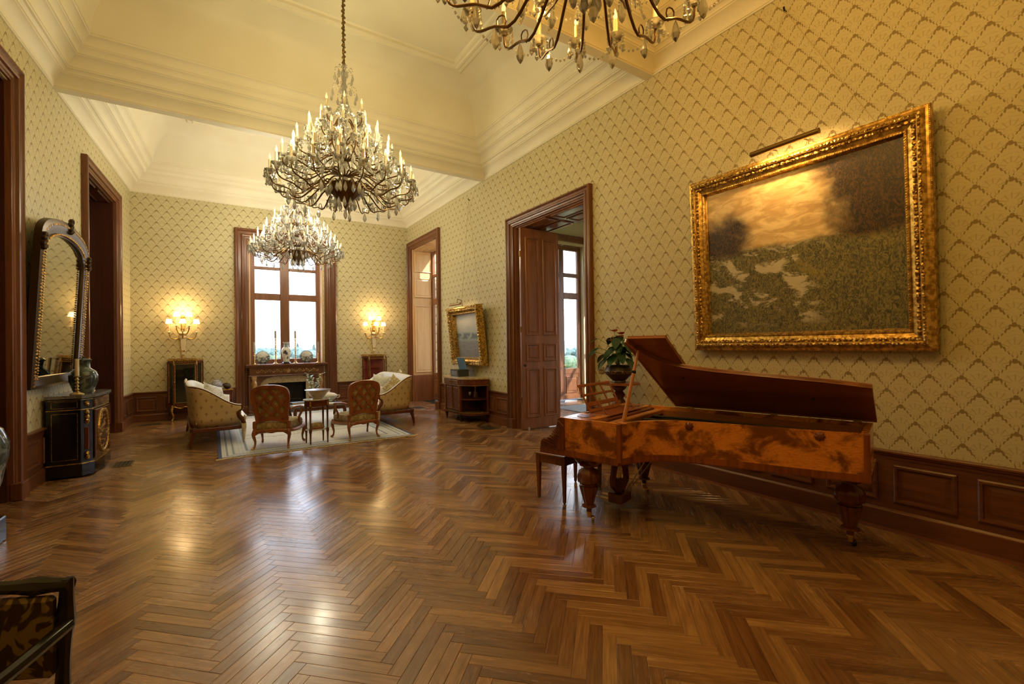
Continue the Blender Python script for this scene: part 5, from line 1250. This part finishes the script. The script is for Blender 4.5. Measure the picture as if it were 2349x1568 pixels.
# local axes of things on the left wall: x into the room, y along the wall
mr=lw_empty('wall_mirror','tall arched mirror in a dark gilt beaded frame on the left wall','mirror',8.48,.04,1.24)
def arch(w,h,k=0):
    pts=[(-w,k)]; H=h-k*.5
    pts+= [(-w,H-.40)]+[(-w*math.cos(a*PI/24)**1 if 0 else -w*math.cos(a*PI/24),H-.40+.40*math.sin(a*PI/24)**.65) for a in range(1,24)]+[(w,H-.40),(w,k)]
    return pts
MIRF=mat('dark gilt mirror frame',(.07,.04,.014),.35,.6)
MT=Matrix.Rotation(.055,4,'Y')
mf=lambda p:tuple(MT@Vector((p[1],p[0],p[2])))
o_=[arch(.94,2.20,0),arch(.94,2.20,0),arch(.90,2.16,.04),arch(.86,2.12,.08),arch(.80,2.06,.14),arch(.79,2.05,.15)]
ds=[0,.07,.09,.075,.06,.03]
MB(mf).loft([[(x,d,z) for x,z in a] for a,d in zip(o_,ds)],cap=False).build('frame',MIRF,mr,.6)
mm=MB(mf); g_=arch(.80,2.06,.14); mm.add([(x,.034,z) for x,z in g_],[tuple(range(len(g_)))]); mm.build('mirror_glass',mat('old mirror glass',(.42,.40,.33),.03,1),mr)
for nm,a,r,sp in (('bead_row',arch(.815,2.075,.125),.013,.033),('rope_moulding',arch(.90,2.16,.04),.016,.042)):
    mb=MB(mf); acc=0
    for (x0,z0),(x1,z1) in zip(a,a[1:]):
        L=math.hypot(x1-x0,z1-z0); n=max(1,int(L/sp))
        for k in range(n): mb.ball((x0+(x1-x0)*k/n,.082,z0+(z1-z0)*k/n),r,6,4)
    o=mb.build(nm,GILT,mr,True); o['kind']='stuff'
for x,z in ((-.9,1.80),(.9,1.80),(0,2.17)):
    mb=MB(mf)
    for k in range(7): mb.ball((x+.05*math.cos(k*.9)*(k/7),.09,z+.08*math.sin(k*.9)),.035,7,5)
    mb.build('carved_ornament',MIRF,mr,True)
MB(mf).add([(x,.005,z) for x,z in arch(.93,2.19,.01)],[tuple(range(len(g_)))]).build('backing',BLACKW,mr)
bc=lw_empty('ebony_cabinet','black ebonised cabinet with gilt mounts and oval medallion under the mirror','cabinet',8.72,.05,0)
pl_=[(0,-.50),(.34,-.50),(.44,-.40),(.46,0),(.44,.40),(.34,.50),(0,.50)]
k_=lambda k:[(x*(1+k) if x else 0,y*(1+k)) for x,y in pl_]
MB().prism(k_(0),.18,1.04).build('body',BLACKW,bc); MB().prism(k_(.05),0.02,.18).build('plinth',BLACKW,bc); MB().prism(k_(.08),1.06,1.10).build('marble_top',MARBG,bc); MB().prism(k_(.04),1.04,1.06).build('top_moulding',BLACKW,bc)
for z,k in ((.18,.052),(.90,.03),(1.035,.035)): MB().prism(k_(k),z,z+.012).build('gilt_moulding',GILT,bc)
for y in (-.50,.50):
    s_=-1 if y<0 else 1
    for a,b,z0,z1 in ((.05,.31,.24,.86),(.05,.31,.93,1.02),(.05,.31,.05,.15)): sweep(MB(lambda p:(p[0],y+s_*p[1],p[2])),a,b,z0,z1,[(0,0),(0,.004),(.005,.004),(.005,0)],True).build('gilt_line',GILT,bc)
    for z in (.86,.80,.74,.30,.26,.98): MB().ball((.395,s_*.455,z),.030,8,6,.9,.9,1.3).build('gilt_mount',RELIEF,bc,True)
    MB().cbox(.37,s_*.455-.02,.36,.415,s_*.455+.02,.66,.005).build('inlay_strip',mat('tortoiseshell inlay %d'%s_,(.14,.035,.012),.2),bc)
MB().cbox(.445,-.37,.22,.468,.37,.88,.006).build('door',mat('boulle inlay',(.10,.035,.012),.18),bc)
me2=MB(); N=32
me2.loft([[(.468+d,.25*k*math.cos(2*PI*i/N),.55+.29*k*math.sin(2*PI*i/N)) for i in range(N)] for d,k in ((0,1.08),(.014,1.06),(.016,.98),(.004,.94))],cap=False).build('medallion_frame',GILT,bc,True)
MB().add([(.474,.235*math.cos(2*PI*i/N),.55+.273*math.sin(2*PI*i/N)) for i in range(N)],[tuple(range(N))]).build('medallion',mat('inlaid medallion',fn=damask_fn((.10,.025,.010),(.36,.25,.08),14),rough=.25),bc)
mb=MB()
for i in range(40): mb.ball((.482,.262*math.cos(2*PI*i/40),.55+.305*math.sin(2*PI*i/40)),.010,6,4)
mb.build('medallion_beads',GILT,bc,True)['kind']='stuff'
MB().cbox(.44,-.37,.925,.462,.37,1.025,.004).build('frieze_inlay',mat('frieze brass inlay',fn=damask_fn((.08,.03,.012),(.34,.23,.07),30),rough=.3),bc)
for x in (.06,.40):
    for y in (-.46,.46): MB().lathe([(.03,0),(.035,.01),(.03,.03)],10,(x,y,0)).build('foot',BLACKW,bc)
def famille_fn(t):
    v=t.coord('Object'); n=t.noise(v,10,4,.6,1); k=t.vor(v,9); c=t.mix(t.ss(.45,.6,n),(.035,.05,.045),(.14,.17,.15)); return {'Base Color':t.mix(t.ss(.62,.7,n)*.7,c,(.28,.10,.05))}
FAM=mat('dark chinese porcelain',rough=.12,fn=famille_fn)
lv=lw_empty('chinese_jar','dark blue-green chinese jar on the black cabinet before the mirror','vase',8.62,.33,1.101)
MB().lathe([(.09,0),(.10,.004),(.12,.05),(.155,.16),(.16,.24),(.14,.30),(.08,.345),(.07,.38),(.075,.44),(.09,.45),(.085,.455),(.06,.44)],24).build('body',FAM,lv,True)
MB().lathe([(.092,.452),(.095,.465),(.06,.485),(.012,.495),(.016,.51),(.002,.52)],18).build('lid',FAM,lv,True)
for s_,d,lb in ((8.33,.33,'brass candlestick with white candle left of the chinese jar'),(8.98,.30,'brass candlestick with white candle right of the chinese jar')):
    p=LW((s_,d,1.101)); candlestick(lb,p[0],p[1],p[2],.26,.22,.075,'candlesticks on the black cabinet',BRASS)
bv=lw_empty('floor_vase','large dark painted porcelain floor vase at the left edge by the doorway','vase',5.72,.26,0)
MB().cbox(-.17,-.17,0,.17,.17,.22,.01).build('stand',BLACKW,bv)
MB().lathe([(.11,.22),(.12,.225),(.13,.32),(.19,.55),(.235,.78),(.24,.90),(.20,1.02),(.11,1.09),(.09,1.14),(.10,1.26),(.14,1.30),(.13,1.305),(.08,1.24)],28).build('body',FAM,bv,True)

# ---------------------------------------------------------------- dark armchair in the near left corner
DARKT=mat('dark figured velvet',rough=.6,fn=damask_fn((.03,.012,.006),(.20,.13,.03),9))
ac=thing('corner_armchair','black turned-frame armchair with gold figured cushion in the near left corner','armchair',(-.90,2.17,0),math.radians(152))
def turned(mb,a,b,r=.022):
    a=Vector(a); b=Vector(b); N=12
    mb.tube([tuple(a.lerp(b,k/N)) for k in range(N+1)],[r*(1.35 if k in (2,6,10) else (1.0 if k%2 else .9)) for k in range(N+1)],8)
for x,y,h in ((-.33,-.28,.86),(.33,-.28,.86),(-.34,.28,.66),(.34,.28,.66)): mb=MB(); turned(mb,(x,y,0),(x*(1 if h<.8 else .98),y-(.06 if h>.8 else 0),h)); mb.build('leg',BLACKW,ac,True)
mb=MB(); turned(mb,(-.34,-.335,.84),(.34,-.335,.84),.026); mb.build('top_rail',BLACKW,ac,True); mb=MB(); turned(mb,(-.33,-.29,.42),(.33,-.29,.42)); turned(mb,(-.34,.28,.40),(.34,.28,.40)); turned(mb,(-.335,-.28,.40),(-.34,.28,.40)); turned(mb,(.335,-.28,.40),(.34,.28,.40)); mb.build('seat_rail',BLACKW,ac,True)
MB().cbox(-.30,-.335,.52,.30,-.295,.81,.012).build('back_pad',DARKT,ac)
pm_=pillow_mesh(.64,.60,.20); pm_.xf(Matrix.Rotation(PI/2,4,'X')); pm_.xf(Matrix.Translation((0,.02,.50))); pm_.build('seat_cushion',mat('gold figured cushion',rough=.5,fn=damask_fn((.11,.075,.02),(.42,.33,.10),9)),ac,True)
for s_ in (-1,1): mb=MB(); mb.tube(spline([(s_*.34,-.32,.70),(s_*.36,-.10,.69),(s_*.36,.15,.67),(s_*.34,.29,.66)],4),.022,8); mb.build('arm',BLACKW,ac,True)

# ---------------------------------------------------------------- floor grilles and wall socket
def grille(label,x,y,w,h,rz=0):
    G=thing('floor_grille',label,'floor vent',(x,y,.0016),rz,'cast iron floor grilles')
    MB().box(-w/2,-h/2,0,w/2,h/2,.001).build('backing',DARK,G); sweep(MB(lambda p:(p[0],p[2],p[1])),-w/2,w/2,-h/2,h/2,[(0,0),(0,.005),(.018,.005),(.018,0)],True).build('rim',OLDGILT,G)
    n=int(w/.04)
    for k in range(1,n): MB().box(-w/2+k*w/n-.004,-h/2+.015,.001,-w/2+k*w/n+.004,h/2-.015,.004).build('bar',OLDGILT,G)
grille('iron floor grille before the wainscot between commode and open door',4.72,8.10,.30,.42)
grille('iron floor grille beside the black cabinet',-1.12,8.86,.22,.40); grille('iron floor grille in the far left corner',-1.2,13.1,.40,.22)
grille('iron floor grille in the sunlight near the right window',4.72,11.9,.30,.42)
ws=thing('wall_socket','brass double socket plate on the wallpaper right of the open door','wall socket',(XR,5.25,1.28))
MB().cbox(-.012,-.055,-.055,0,.055,.055,.003).build('plate',BRASS,ws)
for y in (-.022,.022): MB().box(-.014,y-.012,-.012,-.0118,y+.012,.006).build('socket_hole',DARK,ws)
# ---------------------------------------------------------------- outdoors: park, trees, hills
GZ=-7.0
def grass_fn(t):
    n=t.noise(t.coord('Object'),.05,4); return {'Base Color':t.mix(n,(.09,.12,.035),(.18,.18,.07))}
grd=MB(); grd.add([(-400,15,GZ),(500,15,GZ),(500,700,GZ-4),(-400,700,GZ-4)],[(0,1,2,3)]); grd.add([(11,-300,GZ),(500,-300,GZ),(500,15,GZ),(11,15,GZ)],[(0,1,2,3)])
gd=struct(grd.build('ground',mat('park grass',rough=.9,fn=grass_fn)))
def hill_fn(t):
    n=t.noise(t.coord('Object'),.06,4); return {'Base Color':t.mix(n,(.13,.18,.22),(.20,.26,.30))}
hm=MB(); ring=[]
for i in range(70):
    a=math.radians(-50+i*2.2); R=560+40*math.sin(i*.9); ring.append((R*math.sin(a),R*math.cos(a),1+4*math.sin(i*.35)+2*math.sin(i*1.3)))
hm.loft([[(x*.78,y*.78,GZ-6) for x,y,z in ring],[(x*.9,y*.9,z*.6-3) for x,y,z in ring],ring,[(x*1.2,y*1.2,GZ-6) for x,y,z in ring]],closed=False); struct(hm.build('hills',mat('hazy wooded hills',rough=1,fn=hill_fn),None,True))
def foliage_fn(a,b):
    def fn(t):
        v=t.coord('Object'); n=t.noise(v,1.3,3); return {'Base Color':t.mix(t.ss(.35,.65,n),a,b)}
    return fn
def crown_mesh(seed,sx,sz,conifer=False):
    r=random.Random(seed); mb=MB()
    if conifer:
        for k in range(6): mb.lathe([(2.4-.36*k,1.5+k*1.3),(1.2-.18*k,2.6+k*1.3),(.05,3.6+k*1.3)],9,flute=lambda i,a:.25*math.sin(5*a+k))
    else:
        for k in range(15):
            a=r.uniform(0,2*PI); q=r.uniform(0,2.0)*sx; mb.ball((q*math.cos(a),q*math.sin(a),r.uniform(2.2,6.5)*sz),r.uniform(1.0,1.9),8,6,1,1,.85)
    me_=mb.mesh('crown',False); return me_

TRUNK=mat('bark',(.06,.045,.03),.9)
CR=[(crown_mesh(1,1,1),mat('blue-green foliage',rough=.9,fn=foliage_fn((.05,.09,.085),(.12,.18,.16)))),(crown_mesh(2,1.3,.9),mat('mid green foliage',rough=.9,fn=foliage_fn((.06,.10,.06),(.14,.20,.11)))),(crown_mesh(3,1,1,True),mat('conifer foliage',rough=.9,fn=foliage_fn((.03,.06,.055),(.08,.13,.12)))),(crown_mesh(4,1.1,.8),mat('yellow-green foliage',rough=.9,fn=foliage_fn((.14,.18,.05),(.27,.30,.11))))]
for me_,m_ in CR: me_.materials.append(m_)
TM=MB().tube([(0,0,0),(.1,0,1.5),(0,.1,4)],[.35,.28,.15],7).mesh('trunk',True); TM.materials.append(TRUNK)
KN=['rounded blue-green park tree','broad mid-green park tree','dark pointed conifer','bright yellow-green bushy tree']
def tree(x,y,k,s_,where):
    d=math.hypot(x,y); z=GZ-4*max(0,(y-15)/685) if y>15 else GZ
    T=thing('park_tree','%s %s'%(KN[k],where),'tree',(x,y,z),rnd.uniform(0,6),'trees of the park outside'); T.scale=(s_,)*3
    put('crown',CR[k][0],T,(0,0,0)); put('trunk',TM,T,(0,0,0))
def tplace(ang,dist,k,s_,where): tree(dist*math.sin(math.radians(ang)),dist*math.cos(math.radians(ang)),k,s_,where)
# seen through the back window (bearing about 3.5 to 10.5 degrees)
j=0
for ang,dist,k,s_,w in ((3.4,95,1,1.0,'at the left edge of the back window view'),(4.1,150,0,1.3,'behind the left plate through the back window'),(4.7,120,2,.8,'left in the back window view, standing pointed'),(5.4,160,0,1.3,'between left plate and left tall candlestick outside'),(5.5,75,3,.85,'low beside the left tall candlestick outside'),(6.1,140,1,1.2,'just left of the window mullion outside'),(7.6,150,0,1.3,'just right of the window mullion outside'),(8.1,170,2,1.12,'tallest, right of the mullion outside'),(8.6,110,1,1.0,'above the right plate through the back window'),(9.3,130,0,1.2,'farther right through the back window'),(9.8,150,2,1.05,'pointed at the right edge of the back window'),(10.4,120,1,1.1,'last on the right through the back window'),(8.0,85,3,.75,'low and near, right of the mullion outside'),(2.6,130,0,1.2,'beyond the left frame of the back window'),(11.2,140,0,1.2,'beyond the right frame of the back window'),
    (38.6,120,1,.9,'low beyond the lawn through the side room glazing'),(39.6,130,0,1.1,'left behind the side room glazing'),(40.6,110,1,1.0,'in the middle behind the side room glazing'),(41.6,140,0,1.1,'right behind the side room glazing'),(44.4,115,1,1.0,'farthest right behind the side room glazing')):
    tplace(ang,dist,k,s_,w)
WH=['in the far rank outside, %s from the left'%q for q in ('first','second','third','fourth','fifth','sixth','seventh','eighth','ninth')]
for i in range(9): tplace(2.5+i*1.05,180+36*(i%3),(0,1,0,1,0,0,1)[i%7],1.15+.2*math.sin(i*1.7),WH[i])
